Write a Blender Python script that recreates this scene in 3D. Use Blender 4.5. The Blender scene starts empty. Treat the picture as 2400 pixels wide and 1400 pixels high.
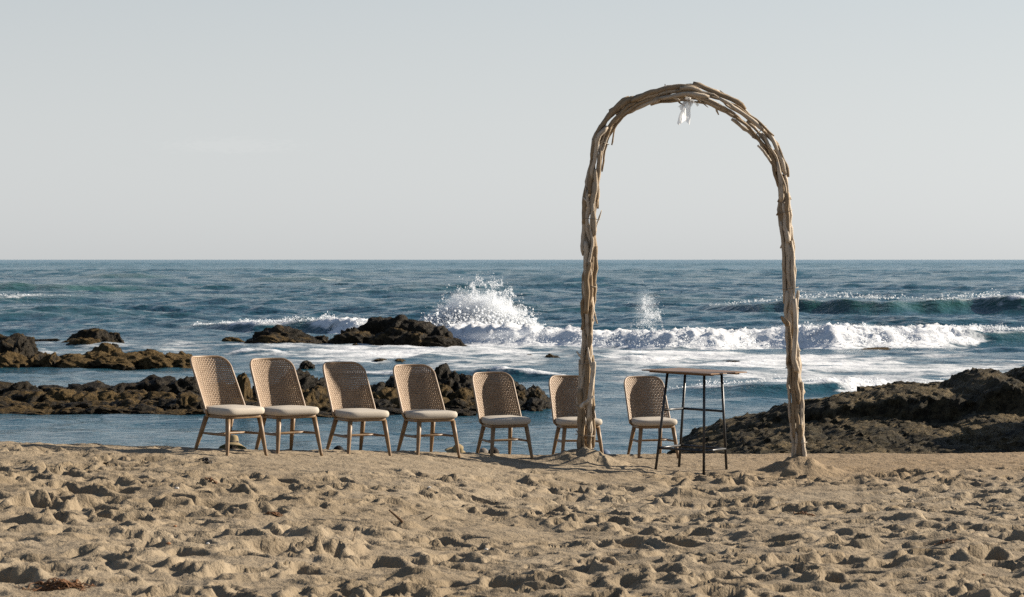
import bpy, bmesh, math, random
import numpy as np
from mathutils import Vector, Matrix

# ------------------------------------------------------------------ camera, sky, sun, exposure
SC = bpy.context.scene
COL = SC.collection
EYE = 3.3                      # eye height above the sea level (z = 0)
F = 5667.0                     # focal length in photo pixels (85 mm on 36 mm, 2400 px)
HY = 608.0                     # photo row of the eye level
SUN_AZ, SUN_EL = math.radians(69), math.radians(23.5)     # clockwise from +Y, above horizon

cam = bpy.data.cameras.new('camera'); camo = bpy.data.objects.new('camera', cam); COL.objects.link(camo)
camo.location = (0, 0, EYE); camo.rotation_euler = (math.pi / 2, 0, 0)
cam.lens = 85; cam.sensor_width = 36; cam.sensor_fit = 'HORIZONTAL'
cam.shift_y = -(700 - HY) / 2400
cam.clip_start = 0.5; cam.clip_end = 60000
cam.dof.use_dof = True; cam.dof.focus_distance = 25.0; cam.dof.aperture_fstop = 8.0
SC.camera = camo

W = bpy.data.worlds.new('World'); SC.world = W; W.use_nodes = True
wn = W.node_tree; bg = wn.nodes['Background']
sky = wn.nodes.new('ShaderNodeTexSky'); sky.sky_type = 'NISHITA'; sky.sun_disc = False
sky.sun_elevation = SUN_EL; sky.sun_rotation = SUN_AZ
sky.air_density = 1.0; sky.dust_density = 0.5; sky.ozone_density = 2.0; sky.altitude = 0
# sea haze: the sky greys out towards the horizon all the way round
def wnode(t, **k):
    n = wn.nodes.new('ShaderNode' + t)
    for a, b in k.items(): setattr(n, a, b)
    return n
wtc = wnode('TexCoord'); wsx = wnode('SeparateXYZ'); wn.links.new(wtc.outputs['Generated'], wsx.inputs[0])
wmr = wnode('MapRange', interpolation_type='SMOOTHSTEP'); wn.links.new(wsx.outputs[2], wmr.inputs[0])
wmr.inputs[1].default_value = 0.0; wmr.inputs[2].default_value = 0.42; wmr.inputs[3].default_value = 0.95; wmr.inputs[4].default_value = 0.08
wbw = wnode('RGBToBW'); wn.links.new(sky.outputs[0], wbw.inputs[0])
wti = wnode('Mix', data_type='RGBA', blend_type='MULTIPLY'); wti.inputs[0].default_value = 1.0
wfl = wnode('Math', operation='MULTIPLY_ADD'); wn.links.new(wbw.outputs[0], wfl.inputs[0]); wfl.inputs[1].default_value = 0.38; wfl.inputs[2].default_value = 3.55
wn.links.new(wfl.outputs[0], wti.inputs[6]); wti.inputs[7].default_value = (0.970, 1.0, 1.014, 1)
whz = wnode('Mix', data_type='RGBA'); wn.links.new(wmr.outputs[0], whz.inputs[0]); wn.links.new(sky.outputs[0], whz.inputs[6]); wn.links.new(wti.outputs[2], whz.inputs[7])
# one faint low streak of cloud
wmp = wnode('Mapping'); wn.links.new(wtc.outputs['Generated'], wmp.inputs[0]); wmp.inputs['Location'].default_value = (0.116 * 42, 0, -0.0466 * 330); wmp.inputs['Scale'].default_value = (42, 0, 330)
wle = wnode('VectorMath', operation='LENGTH'); wn.links.new(wmp.outputs[0], wle.inputs[0])
wno = wnode('TexNoise'); wmq = wnode('Mapping'); wn.links.new(wtc.outputs['Generated'], wmq.inputs[0]); wmq.inputs['Scale'].default_value = (60, 60, 260); wn.links.new(wmq.outputs[0], wno.inputs['Vector']); wno.inputs['Detail'].default_value = 5
wad = wnode('Math', operation='MULTIPLY_ADD'); wn.links.new(wno.outputs['Fac'], wad.inputs[0]); wad.inputs[1].default_value = -2.6; wn.links.new(wle.outputs['Value'], wad.inputs[2])
wcl = wnode('MapRange', interpolation_type='SMOOTHSTEP'); wn.links.new(wad.outputs[0], wcl.inputs[0]); wcl.inputs[1].default_value = -0.9; wcl.inputs[2].default_value = 0.1; wcl.inputs[3].default_value = 0.028; wcl.inputs[4].default_value = 0.0
wcm = wnode('Mix', data_type='RGBA', blend_type='ADD'); wcm.inputs[0].default_value = 1.0; wn.links.new(whz.outputs[2], wcm.inputs[6])
wcs = wnode('VectorMath', operation='SCALE'); wcs.inputs[0].default_value = (6.2, 5.6, 5.0); wn.links.new(wcl.outputs[0], wcs.inputs['Scale']); wn.links.new(wcs.outputs[0], wcm.inputs[7])
wn.links.new(wcm.outputs[2], bg.inputs[0])
bg.inputs[1].default_value = 0.0525

sl = bpy.data.lights.new('sun', 'SUN'); sl.energy = 5.0; sl.angle = math.radians(0.53); sl.color = (1.0, 0.90, 0.76)
so = bpy.data.objects.new('sun', sl); COL.objects.link(so)
TO_SUN = Vector((math.sin(SUN_AZ) * math.cos(SUN_EL), math.cos(SUN_AZ) * math.cos(SUN_EL), math.sin(SUN_EL)))
so.rotation_euler = TO_SUN.to_track_quat('Z', 'Y').to_euler(); so.location = (20, 10, 20)

vs = SC.view_settings
vs.view_transform = 'Standard'; vs.look = 'None'; vs.gamma = 1; vs.exposure = 1.22; vs.use_curve_mapping = False
SC.render.engine = 'CYCLES'
SC.cycles.max_bounces = 8; SC.cycles.volume_bounces = 4; SC.cycles.diffuse_bounces = 2; SC.cycles.glossy_bounces = 3; SC.cycles.transparent_max_bounces = 8
SC.cycles.use_denoising = False

def at(px, py, D):
    """a point of the place seen at photo pixel (px, py), D metres out along +Y"""
    s = F / D
    return Vector(((px - 1200) / s, D, EYE - (py - HY) / s))

# ------------------------------------------------------------------ numpy noise
def _hash(ix, iy, iz, seed):
    h = (ix.astype(np.int64) * 374761393 + iy.astype(np.int64) * 668265263 + iz * 2147483647 + seed * 1274126177) & 0xFFFFFFFF
    h = ((h ^ (h >> 13)) * 1274126177) & 0xFFFFFFFF
    h = ((h ^ (h >> 16)) * 2246822519) & 0xFFFFFFFF
    return (h ^ (h >> 15)) & 0xFFFFFFFF

def pn2(x, y, seed=0):
    x = np.asarray(x, float); y = np.asarray(y, float)
    x0 = np.floor(x); y0 = np.floor(y); fx = x - x0; fy = y - y0
    u = fx * fx * fx * (fx * (fx * 6 - 15) + 10); v = fy * fy * fy * (fy * (fy * 6 - 15) + 10)
    def g(dx, dy):
        a = _hash(x0 + dx, y0 + dy, 0, seed) * (2 * math.pi / 4294967296.0)
        return np.cos(a) * (fx - dx) + np.sin(a) * (fy - dy)
    a = g(0, 0); b = g(1, 0); c = g(0, 1); d = g(1, 1)
    return 1.5 * ((a + (b - a) * u) * (1 - v) + (c + (d - c) * u) * v)

def pn3(p, seed=0):
    x, y, z = p[:, 0], p[:, 1], p[:, 2]
    x0 = np.floor(x); y0 = np.floor(y); z0 = np.floor(z); fx = x - x0; fy = y - y0; fz = z - z0
    s = lambda t: t * t * t * (t * (t * 6 - 15) + 10)
    u, v, w = s(fx), s(fy), s(fz)
    out = 0
    for dx in (0, 1):
        for dy in (0, 1):
            for dz in (0, 1):
                h = _hash(x0 + dx, y0 + dy, (z0 + dz).astype(np.int64) * 97, seed)
                a = (h & 0xFFFF) * (2 * math.pi / 65536.0); c = ((h >> 16) & 0xFFFF) / 32768.0 - 1
                r = np.sqrt(np.maximum(0, 1 - c * c))
                gr = r * np.cos(a) * (fx - dx) + r * np.sin(a) * (fy - dy) + c * (fz - dz)
                out = out + gr * (u if dx else 1 - u) * (v if dy else 1 - v) * (w if dz else 1 - w)
    return 1.6 * out

def fbm2(x, y, o=4, seed=0, gain=0.5):
    r = 0; a = 1; f = 1
    for i in range(o):
        r = r + a * pn2(x * f, y * f, seed + i * 17); a *= gain; f *= 2.03
    return r

def bil2(x, y, o=4, seed=0, gain=0.5):      # billowy lumps
    r = 0; a = 1; f = 1
    for i in range(o):
        r = r + a * (0.5 - np.abs(pn2(x * f, y * f, seed + i * 17))); a *= gain; f *= 2.03
    return r

def sstep(a, b, x):
    t = np.clip((x - a) / (b - a), 0, 1)
    return t * t * (3 - 2 * t)

# ------------------------------------------------------------------ mesh helpers
def link(o, parent=None):
    COL.objects.link(o)
    if parent is not None:
        o.parent = parent
    return o

def np_mesh(name, V, Fc, smooth=True, attrs=None):
    V = np.asarray(V, np.float32).reshape(-1, 3); Fc = np.asarray(Fc, np.int32)
    k = Fc.shape[1]
    me = bpy.data.meshes.new(name)
    me.vertices.add(len(V)); me.vertices.foreach_set('co', V.ravel())
    me.loops.add(Fc.size); me.loops.foreach_set('vertex_index', Fc.ravel())
    me.polygons.add(len(Fc)); me.polygons.foreach_set('loop_start', np.arange(0, Fc.size, k, dtype=np.int32))
    me.polygons.foreach_set('use_smooth', np.full(len(Fc), smooth, bool))
    me.update(calc_edges=True)
    for an, av in (attrs or {}).items():
        a = me.attributes.new(an, 'FLOAT', 'POINT'); a.data.foreach_set('value', np.asarray(av, np.float32).ravel())
    return me

def grid_faces(nr, nc, off=0):
    i = np.arange(nr - 1)[:, None] * nc + np.arange(nc - 1)[None, :]
    return np.stack([i, i + 1, i + nc + 1, i + nc], -1).reshape(-1, 4) + off

def obj(name, me, mat=None, parent=None, loc=None):
    o = bpy.data.objects.new(name, me)
    if mat is not None and not me.materials:
        me.materials.append(mat)
    if loc is not None:
        o.location = loc
    return link(o, parent)

def tag(o, label=None, cat=None, group=None, kind=None):
    if label: o['label'] = label
    if cat: o['category'] = cat
    if group: o['group'] = group
    if kind: o['kind'] = kind
    return o

def empty(name, loc=(0, 0, 0), rz=0.0):
    o = bpy.data.objects.new(name, None); o.location = loc; o.rotation_euler = (0, 0, rz); o.empty_display_size = 0.1
    return link(o)

def copy_tree(o, parent=None):
    c = o.copy(); link(c, parent)
    for ch in list(o.children):
        copy_tree(ch, c)
    return c

def tube(pts, radii, n=10, cap=True, flat=1.0):
    """swept tube -> (V, F quads); radii per point; flat squeezes one axis"""
    P = np.asarray(pts, float); m = len(P)
    R = np.full(m, radii, float) if np.isscalar(radii) else np.asarray(radii, float)
    T = np.gradient(P, axis=0); T /= np.linalg.norm(T, axis=1)[:, None] + 1e-9
    ref = np.array([0.0, 0, 1]) if abs(T[0, 2]) < 0.9 else np.array([0.0, 1, 0])
    N = np.zeros_like(P); nrm = np.cross(T[0], ref); nrm /= np.linalg.norm(nrm)
    for i in range(m):
        nrm = nrm - T[i] * nrm.dot(T[i]); nrm /= np.linalg.norm(nrm) + 1e-9; N[i] = nrm
    B = np.cross(T, N)
    a = np.linspace(0, 2 * math.pi, n, endpoint=False)
    V = P[:, None, :] + R[:, None, None] * (np.cos(a)[None, :, None] * N[:, None, :] + flat * np.sin(a)[None, :, None] * B[:, None, :])
    V = V.reshape(-1, 3)
    Fs = []
    for i in range(m - 1):
        for j in range(n):
            k = (j + 1) % n
            Fs.append((i * n + j, i * n + k, (i + 1) * n + k, (i + 1) * n + j))
    if cap:
        c0 = len(V); V = np.vstack([V, P[0], P[-1]])
        for j in range(0, n, 2):
            Fs.append((c0, (j + 2) % n, (j + 1) % n, j))
            b = (m - 1) * n
            Fs.append((c0 + 1, b + j, b + (j + 1) % n, b + (j + 2) % n))
    return V, np.array(Fs, np.int32)

def join_parts(parts):
    Vs, Fs, off = [], [], 0
    for V, Fq in parts:
        Vs.append(np.asarray(V)); Fs.append(np.asarray(Fq) + off); off += len(V)
    return np.vstack(Vs), np.vstack(Fs)

def box(c, s, rz=0.0):
    c = np.asarray(c, float); h = np.asarray(s, float) / 2
    V = np.array([(x, y, z) for x in (-1, 1) for y in (-1, 1) for z in (-1, 1)], float) * h
    if rz:
        ca, sa = math.cos(rz), math.sin(rz)
        V = np.stack([V[:, 0] * ca - V[:, 1] * sa, V[:, 0] * sa + V[:, 1] * ca, V[:, 2]], 1)
    Fq = np.array([(0, 1, 3, 2), (4, 6, 7, 5), (0, 4, 5, 1), (2, 3, 7, 6), (0, 2, 6, 4), (1, 5, 7, 3)], np.int32)
    return V + c, Fq

def lathe(prof, n=24):
    P = np.asarray(prof, float); m = len(P); a = np.linspace(0, 2 * math.pi, n, endpoint=False)
    V = np.stack([P[:, 0:1] * np.cos(a), P[:, 0:1] * np.sin(a), np.repeat(P[:, 1:2], n, 1)], -1).reshape(-1, 3)
    Fs = [(i * n + j, i * n + (j + 1) % n, (i + 1) * n + (j + 1) % n, (i + 1) * n + j) for i in range(m - 1) for j in range(n)]
    return V, np.array(Fs, np.int32)

# ------------------------------------------------------------------ material helpers
class NT:
    def __init__(s, name):
        s.m = bpy.data.materials.new(name); s.m.use_nodes = True; s.t = s.m.node_tree
        s.b = s.t.nodes['Principled BSDF']; s.out = s.t.nodes['Material Output']
    def n(s, typ, **kw):
        nd = s.t.nodes.new('ShaderNode' + typ)
        for k, v in kw.items(): setattr(nd, k, v)
        return nd
    def l(s, a, b): s.t.links.new(a, b)
    def setv(s, sock, v):
        if hasattr(v, 'is_output'): s.l(v, sock)
        else: sock.default_value = v
    def noise(s, vec, scale, detail=4, rough=0.55, dist=0.0):
        nd = s.n('TexNoise'); s.l(vec, nd.inputs['Vector']); nd.inputs['Scale'].default_value = scale
        nd.inputs['Detail'].default_value = detail; nd.inputs['Roughness'].default_value = rough; nd.inputs['Distortion'].default_value = dist
        return nd.outputs['Fac']
    def math(s, op, a, b=0.0, clamp=False):
        nd = s.n('Math', operation=op, use_clamp=clamp); s.setv(nd.inputs[0], a); s.setv(nd.inputs[1], b); return nd.outputs[0]
    def ramp(s, v, a, b, lo=0.0, hi=1.0, smooth=True):
        nd = s.n('MapRange', interpolation_type='SMOOTHSTEP' if smooth else 'LINEAR'); s.setv(nd.inputs[0], v)
        nd.inputs[1].default_value = a; nd.inputs[2].default_value = b; nd.inputs[3].default_value = lo; nd.inputs[4].default_value = hi
        return nd.outputs[0]
    def mix(s, f, a, b):
        nd = s.n('Mix', data_type='RGBA'); s.setv(nd.inputs[0], f)
        s.setv(nd.inputs[6], (*a, 1) if isinstance(a, tuple) else a); s.setv(nd.inputs[7], (*b, 1) if isinstance(b, tuple) else b)
        return nd.outputs[2]
    def scale_vec(s, vec, sc):
        nd = s.n('Mapping'); s.l(vec, nd.inputs[0]); nd.inputs['Scale'].default_value = sc; return nd.outputs[0]
    def bump(s, h, strength, dist, prev=None):
        nd = s.n('Bump'); s.l(h, nd.inputs['Height']); nd.inputs['Strength'].default_value = strength; nd.inputs['Distance'].default_value = dist
        if prev is not None: s.l(prev, nd.inputs['Normal'])
        return nd.outputs[0]
    def attr(s, name, typ='GEOMETRY'):
        nd = s.n('Attribute', attribute_name=name, attribute_type=typ); return nd.outputs['Fac']
    def pos(s): return s.n('NewGeometry').outputs['Position']
    def nz(s):
        nd = s.n('SeparateXYZ'); s.l(s.n('NewGeometry').outputs['Normal'], nd.inputs[0]); return nd.outputs[2]
    def loc(s): return s.n('TexCoord').outputs['Object']
    def rnd(s): return s.n('ObjectInfo').outputs['Random']
    def fin(s, color, rough, normal=None, spec=0.5):
        s.setv(s.b.inputs['Base Color'], (*color, 1) if isinstance(color, tuple) else color)
        s.setv(s.b.inputs['Roughness'], rough); s.b.inputs['Specular IOR Level'].default_value = spec
        if normal is not None: s.l(normal, s.b.inputs['Normal'])
        return s.m

# ------------------------------------------------------------------ sand
def zprof(X):
    return np.interp(X, [-40, -8, -4.6, -2.57, -1.5, -.85, -.1, .7, 1.5, 3, 6, 40],
                     [2.2, 1.75, 1.645, 1.55, 1.46, 1.39, 1.27, 1.19, 1.13, 1.10, 1.08, 1.05])
def ycrest(X):
    return np.interp(X, [-40, -8, -4.7, -2.6, -1.5, -.85, -.1, .7, 1.5, 3, 6, 40],
                     [18.5, 20.9, 21.7, 22.2, 23.2, 23.85, 25.1, 26.0, 26.75, 27.2, 27.6, 30])
MOUNDS = [(at(1372, 1090, 25.1).x, 25.02, 0.145, 0.27), (at(1874, 1090, 25.1).x, 25.02, 0.145, 0.25)]
def sand_low(X, Y):
    zc = zprof(X); yc = ycrest(X) + 0.12 * pn2(X * 0.7, X * 0 + 3.3, 5)
    near = 1.42 + 0.02 * X * 0
    z = zc + (near - zc) * sstep(3.5, 12, yc - Y) * 0.85
    t = Y - yc
    z = z - np.where(t > 0, 0.20 * t * sstep(-.2, 1.0, t), 0)
    z = np.maximum(z, -1.3)
    z = z + 0.035 * fbm2(X * 0.45, Y * 0.35, 3, 3) * sstep(0.5, 3.5, -t)
    return z
def dry(X, Y):      # 1 where the sand is loose and trampled, 0 on the raked strip by the chairs
    d = ycrest(X) - Y + 0.35 * pn2(X * 0.8, Y * 0.8, 9)
    m = sstep(1.5, 2.8, d)
    left = sstep(-1.6, -3.2, X) * sstep(0.3, 0.9, d)
    return np.maximum(m, left)
def sand_z(X, Y, dents=None):
    z = sand_low(X, Y)
    dm = dry(X, Y)
    for (mx, my, h, w) in MOUNDS:
        dx = X - mx; dy = (Y - my)
        r = np.sqrt(dx * dx + (dy * 1.0) ** 2) * (1 + 0.22 * pn2(X * 3.1 + 7, Y * 3.1, 41))
        z = z + h * np.clip(1.12 - r / (w * 1.75), 0, 1.0) ** 1.05 * (1 + 0.34 * fbm2(X * 6, Y * 6, 4, 43, .6))
    wx = X + 0.05 * pn2(X * 5, Y * 5, 51); wy = Y + 0.05 * pn2(X * 5 + 9, Y * 5, 52)
    z = z + dm * (0.034 * fbm2(wx * 1.5, wy * 1.3, 2, 21, 0.45) + 0.010 * fbm2(wx * 5.5, wy * 5, 3, 22))
    z = z + (1 - 0.75 * dm) * (0.011 * fbm2(X * 2.5, Y * 5, 4, 23) + 0.012 * np.abs(fbm2(X * 8, Y * 10, 3, 24)) * (0.4 + sstep(-.2, .5, fbm2(X * 1.2, Y * 1.2, 2, 25))))
    return z

rng = np.random.default_rng(7)
ND = 7200
DX = rng.uniform(-8, 8, ND); DY = rng.uniform(11.2, 27.5, ND)
DA = 0.055 + 0.115 * rng.random(ND) ** 1.7; DB = DA * rng.uniform(0.42, 0.8, ND); DT = rng.normal(0.2, 0.6, ND)
DD = rng.uniform(0.65, 1.2, ND) * DB * rng.uniform(.6, 1, ND); DR = rng.uniform(0.10, 0.55, ND); DP = rng.uniform(0, 6.28, ND)
DM = dry(DX, DY)
DM = DM * sstep(-.75, .05, fbm2(DX * .55, DY * .55, 2, 88))
DM = np.maximum(DM, 0.16)
for mx_, my_, h_, w_ in MOUNDS: DM *= sstep(.35, .6, np.hypot(DX - mx_, DY - my_))
keep = (DM > 0.17) | (rng.random(ND) < .5)
def stamp(Z, xs, ys):
    dx = xs[1] - xs[0]; dy = ys[1] - ys[0]; B = np.zeros_like(Z); M = np.zeros_like(Z)
    for i in np.nonzero(keep)[0]:
        a = DA[i] * 1.9
        i0 = int((DX[i] - a - xs[0]) / dx); i1 = int((DX[i] + a - xs[0]) / dx) + 2
        j0 = int((DY[i] - a - ys[0]) / dy); j1 = int((DY[i] + a - ys[0]) / dy) + 2
        i0 = max(i0, 0); j0 = max(j0, 0); i1 = min(i1, len(xs)); j1 = min(j1, len(ys))
        if i1 <= i0 or j1 <= j0: continue
        U, Vv = np.meshgrid(xs[i0:i1] - DX[i], ys[j0:j1] - DY[i])
        c, s = math.cos(DT[i]), math.sin(DT[i])
        p = (U * c + Vv * s) / DA[i]; q = (-U * s + Vv * c) / DB[i]
        wob = 0.16 * np.sin(3 * np.arctan2(q, p) + DP[i] * 3) + 0.1 * np.sin(5 * np.arctan2(q, p) + DP[i])
        r = np.sqrt(p * p + q * q) * (1 + wob)
        k = DM[i] * DD[i] * np.clip(1 - r ** 2.4, 0, 1) ** 0.9
        rim = DM[i] * DR[i] * DD[i] * np.exp(-((r - 1.2) / 0.30) ** 2) * (1 + 0.75 * np.cos(np.arctan2(q, p) - DP[i]))
        B[j0:j1, i0:i1] = np.maximum(k, B[j0:j1, i0:i1])
        M[j0:j1, i0:i1] = np.maximum(M[j0:j1, i0:i1], rim)
    Z += M * (1 - np.clip(B / 0.03, 0, 1) * .7) - B

# sand heaps kicked up in the foreground and mid ground
HEAPS = [(1330, 1215, .16, .09), (1415, 1225, .24, .07), (1620, 1330, .30, .08), (2150, 1325, .17, .13), (300, 1300, .3, .06),
         (2010, 1320, .2, .09), (980, 1360, .3, .09), (1870, 1290, .25, .07), (1480, 1360, .33, .08)]
def heap_add(Z, XX, YY):
    for px, py, w, h in HEAPS:
        D = F * 1.93 / (py - HY); x0 = (px - 1200) / F * D
        r2 = ((XX - x0) / w) ** 2 + ((YY - D) / (w * 0.9)) ** 2
        Z += 0.5 * h * np.exp(-r2 * 1.6) * (1 + 0.5 * fbm2(XX * 6, YY * 6, 3, 77))

parts = []
grids = []
def sand_strip(x0, x1, y0, y1, sx, sy, fine=True, sink=0.0):
    xs = np.arange(x0, x1 + sx * .5, sx); ys = np.arange(y0, y1 + sy * .5, sy)
    XX, YY = np.meshgrid(xs, ys); Z = sand_z(XX, YY)
    if fine:
        stamp(Z, xs, ys); heap_add(Z, XX, YY); grids.append((xs, ys, Z))
    parts.append((np.stack([XX, YY, Z - sink], -1).reshape(-1, 3), grid_faces(len(ys), len(xs))))
sand_strip(-5.6, 5.6, 12.6, 20.04, 0.021, 0.026)
sand_strip(-7.9, 7.9, 20.0, 30.0, 0.029, 0.04)
sand_strip(-8, 8, 29.9, 46, 0.2, 0.2, False)
sand_strip(-40, -7.8, 11, 46, 0.3, 0.3, False); sand_strip(7.8, 40, 11, 46, 0.3, 0.3, False)
sand_strip(-8, -5.5, 11, 20.1, 0.08, 0.08, True); sand_strip(5.5, 8, 11, 20.1, 0.08, 0.08, True)
sand_strip(-5.7, 5.7, 11, 12.7, 0.06, 0.06, True)
sand_strip(-40, 40, -25, 11.1, 0.5, 0.5, False)

def ground(x, y):
    for xs, ys, Z in grids:
        if xs[0] <= x < xs[-1] and ys[0] <= y < ys[-1]:
            i = int((x - xs[0]) / (xs[1] - xs[0])); j = int((y - ys[0]) / (ys[1] - ys[0]))
            return float(Z[j, i])
    return float(sand_z(np.array([x]), np.array([y]))[0])
def on_sand(px, py):
    """the sand point seen at a photo pixel, by marching down the sight line"""
    D = 12.7
    while D < 29:
        p = at(px, py, D)
        if p.z <= ground(p.x, p.y): break
        D += 0.02
    return Vector((p.x, D, ground(p.x, D)))

def mat_sand():
    t = NT('beach_sand'); p = t.pos()
    big = t.noise(p, 0.35, 3); mid = t.noise(p, 3.0, 5); gr = t.noise(p, 160, 2, 0.7); sp = t.noise(p, 55, 3, 0.7)
    sx = t.n('SeparateXYZ'); t.l(p, sx.inputs[0])
    damp = t.math('MULTIPLY', t.ramp(t.math('ADD', sx.outputs[1], t.math('MULTIPLY', sx.outputs[0], -0.5)), 20.5, 24.0), t.ramp(sx.outputs[0], 0.5, 4.0))
    c = t.mix(t.ramp(mid, .3, .7), (0.198, 0.153, 0.100), (0.250, 0.198, 0.134))
    c = t.mix(t.math('MULTIPLY', t.ramp(big, .35, .7), 0.5), c, (0.170, 0.127, 0.077))
    c = t.mix(t.math('MULTIPLY', damp, 0.6), c, (0.200, 0.132, 0.068))
    c = t.mix(t.math('MULTIPLY', t.ramp(gr, .52, .72), 0.45), c, (0.12, 0.088, 0.056))
    c = t.mix(t.math('MULTIPLY', t.ramp(sp, .66, .74), 0.5), c, (0.08, 0.056, 0.032))
    n1 = t.bump(t.noise(p, 14, 5, 0.62), 0.7, 0.045)
    n2 = t.bump(t.noise(p, 70, 4, 0.7), 0.6, 0.008, n1)
    return t.fin(c, 0.95, n2, 0.2)
V, Fq = join_parts(parts)
sand = obj('sand', np_mesh('sand', V, Fq), mat_sand()); tag(sand, 'trampled golden beach sand', kind='structure')

# ------------------------------------------------------------------ sea
rw = np.random.default_rng(11)
WAVES = []
for i, lam in enumerate(np.geomspace(0.55, 34, 46)):
    spread = 0.75 if lam < 4 else 0.45
    th = rw.normal(0.12, spread)
    k = 2 * math.pi / lam
    a = 0.047 / k * (1.0 if lam < 3.5 else (3.5 / lam) ** 0.26)
    WAVES.append((lam, k * math.sin(th), k * math.cos(th), a, rw.uniform(0, 6.28), i))

# breakers: knots of (X, Y of crest, height, foam 0..1, collapse 0..1), front width, back width
def kn(lst):
    out = []
    for px, D, h, fo in lst:
        out.append(((px - 1200) / F * D, D, h, fo))
    return np.array(out)
BREAKERS = [
    (kn([(380, 112, 0, 0), (480, 110, 0.279, .5), (600, 108, 0.446, .75), (720, 107, 0.57, .55), (790, 106, 0.589, 1), (860, 105, 0.527, 1.2), (960, 104, 0.31, 1.2), (1060, 103, 0.186, 1)]), 1.1, 4.0),
    (kn([(960, 98, 0.165, 1.2), (1040, 97, 0.429, 1.2), (1200, 95, 0.515, 1.2), (1350, 93.5, 0.409, 1.15), (1420, 93, 0.317, 1.0), (1500, 92.5, 0.396, 1.2), (1620, 92, 0.462, 1.2), (1700, 92, 0.383, 1.1), (1780, 92, 0.436, 1.2), (1850, 92, 0.515, 1.2), (1950, 91, 0.647, 1.2), (2050, 92, 0.528, 1.1),
         (2200, 93, 0.528, 1.1), (2240, 93.5, 0.528, 1.0), (2370, 94.5, 0.528, .50), (2460, 95, 0.475, .2), (2600, 97, 0.396, .1), (2900, 98, 0.132, 0)]), 1.25, 5.0),
    (kn([(1500, 156, 0.04, 0), (1640, 153, 0.28, 0), (1760, 150, 0.6, .35), (1820, 149, 0.76, .1), (1880, 148, 0.92, .45), (1960, 147, 0.96, .40), (2040, 147, 0.92, .45), (2120, 147, 0.8, .1), (2220, 148, 0.8, .3), (2300, 148, 0.92, .62), (2420, 148, 0.96, .62), (2700, 150, 0.72, .4), (3000, 152, 0.08, 0)]), 1.7, 5.5),
    (kn([(-400, 228, 0.255, 0), (-60, 228, 1.05, .1), (120, 230, 1.0, .2), (330, 236, 0.68, .1), (520, 240, 0.297, 0), (700, 245, 0.085, 0)]), 3.0, 6.0),
    (kn([(-300, 186, 0.24, 0), (-40, 186, 0.44, .40), (60, 186, 0.496, .62), (130, 188, 0.44, .25), (240, 190, 0.2, 0.1), (420, 195, 0, 0)]), 2.0, 5.0),
    (kn([(380, 200, 0, 0), (480, 198, 0.315, .22), (600, 197, 0.342, .1), (760, 197, 0.09, 0)]), 2.0, 4.0),
    (kn([(560, 340, 0, 0), (620, 340, 0.81, 0), (740, 340, 0.81, .05), (900, 340, 0.27, 0), (1080, 340, 0.18, 0)]), 4.0, 8.0),
    (kn([(150, 400, 0, 0), (240, 400, 0.9, .05), (330, 400, 0.9, .1), (450, 402, 0.18, 0)]), 5.0, 8.0),
    (kn([(1480, 180, 0, 0), (1560, 178, 0.495, 0), (1660, 178, 0.405, 0), (1760, 180, 0.09, 0)]), 2.2, 5.0),
    (kn([(1560, 60.5, 0, .3), (1640, 60.5, 0.12, .7), (1740, 60.2, 0.195, .45), (1840, 60.2, 0.255, .42), (1960, 60.6, 0.225, .9), (2110, 61.4, 0.12, 1.0), (2250, 62, 0.075, .9), (2500, 63, 0, .5)]), 0.5, 2.2),
    (kn([(640, 71, 0, .4), (760, 71, 0.054, .55), (950, 70, 0.099, .75), (1150, 69, 0.126, .85), (1260, 68, 0.108, .7), (1380, 67.5, 0.045, .3)]), 0.35, 1.4),
    (kn([(540, 83, 0.045, .6), (575, 83, 0.09, .9), (640, 83, 0.081, .9), (700, 82, 0.027, .5)]), 0.5, 1.0),
    (kn([(950, 79, 0, 0), (1000, 79, 0.153, 0), (1060, 79, 0.108, 0), (1120, 79, 0, 0)]), 0.5, 1.0),
    (kn([(1380, 77, 0, .3), (1480, 77, 0.135, .9), (1560, 77, 0.108, .8), (1700, 76, 0.036, .5)]), 0.5, 1.2),
    (kn([(20, 140, 0, .2), (120, 140, 0.225, .25), (260, 141, 0.135, .2), (380, 141, 0, 0)]), 1.5, 3.0),
]
# foam sheets: photo x range, row range, strength
SHEETS = [(-300, 470, 800, 838, .50), (300, 620, 802, 838, .62), (560, 1420, 803, 858, .80), (1380, 2250, 826, 880, .86), (1700, 2600, 855, 912, .74), (2200, 2700, 838, 880, .62),
          (480, 900, 838, 862, .42), (900, 1330, 850, 878, .66), (1350, 1800, 876, 900, .46), (0, 330, 742, 775, .30), (-200, 420, 776, 800, .28), (60, 700, 716, 760, .18),
          (1850, 2450, 748, 790, .34), (980, 1300, 780, 812, .7), (1180, 1420, 965, 985, .22), (1380, 1480, 968, 988, .4), (1700, 1760, 905, 925, .3)]
def row2D(py): return F * EYE / (py - HY)

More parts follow.
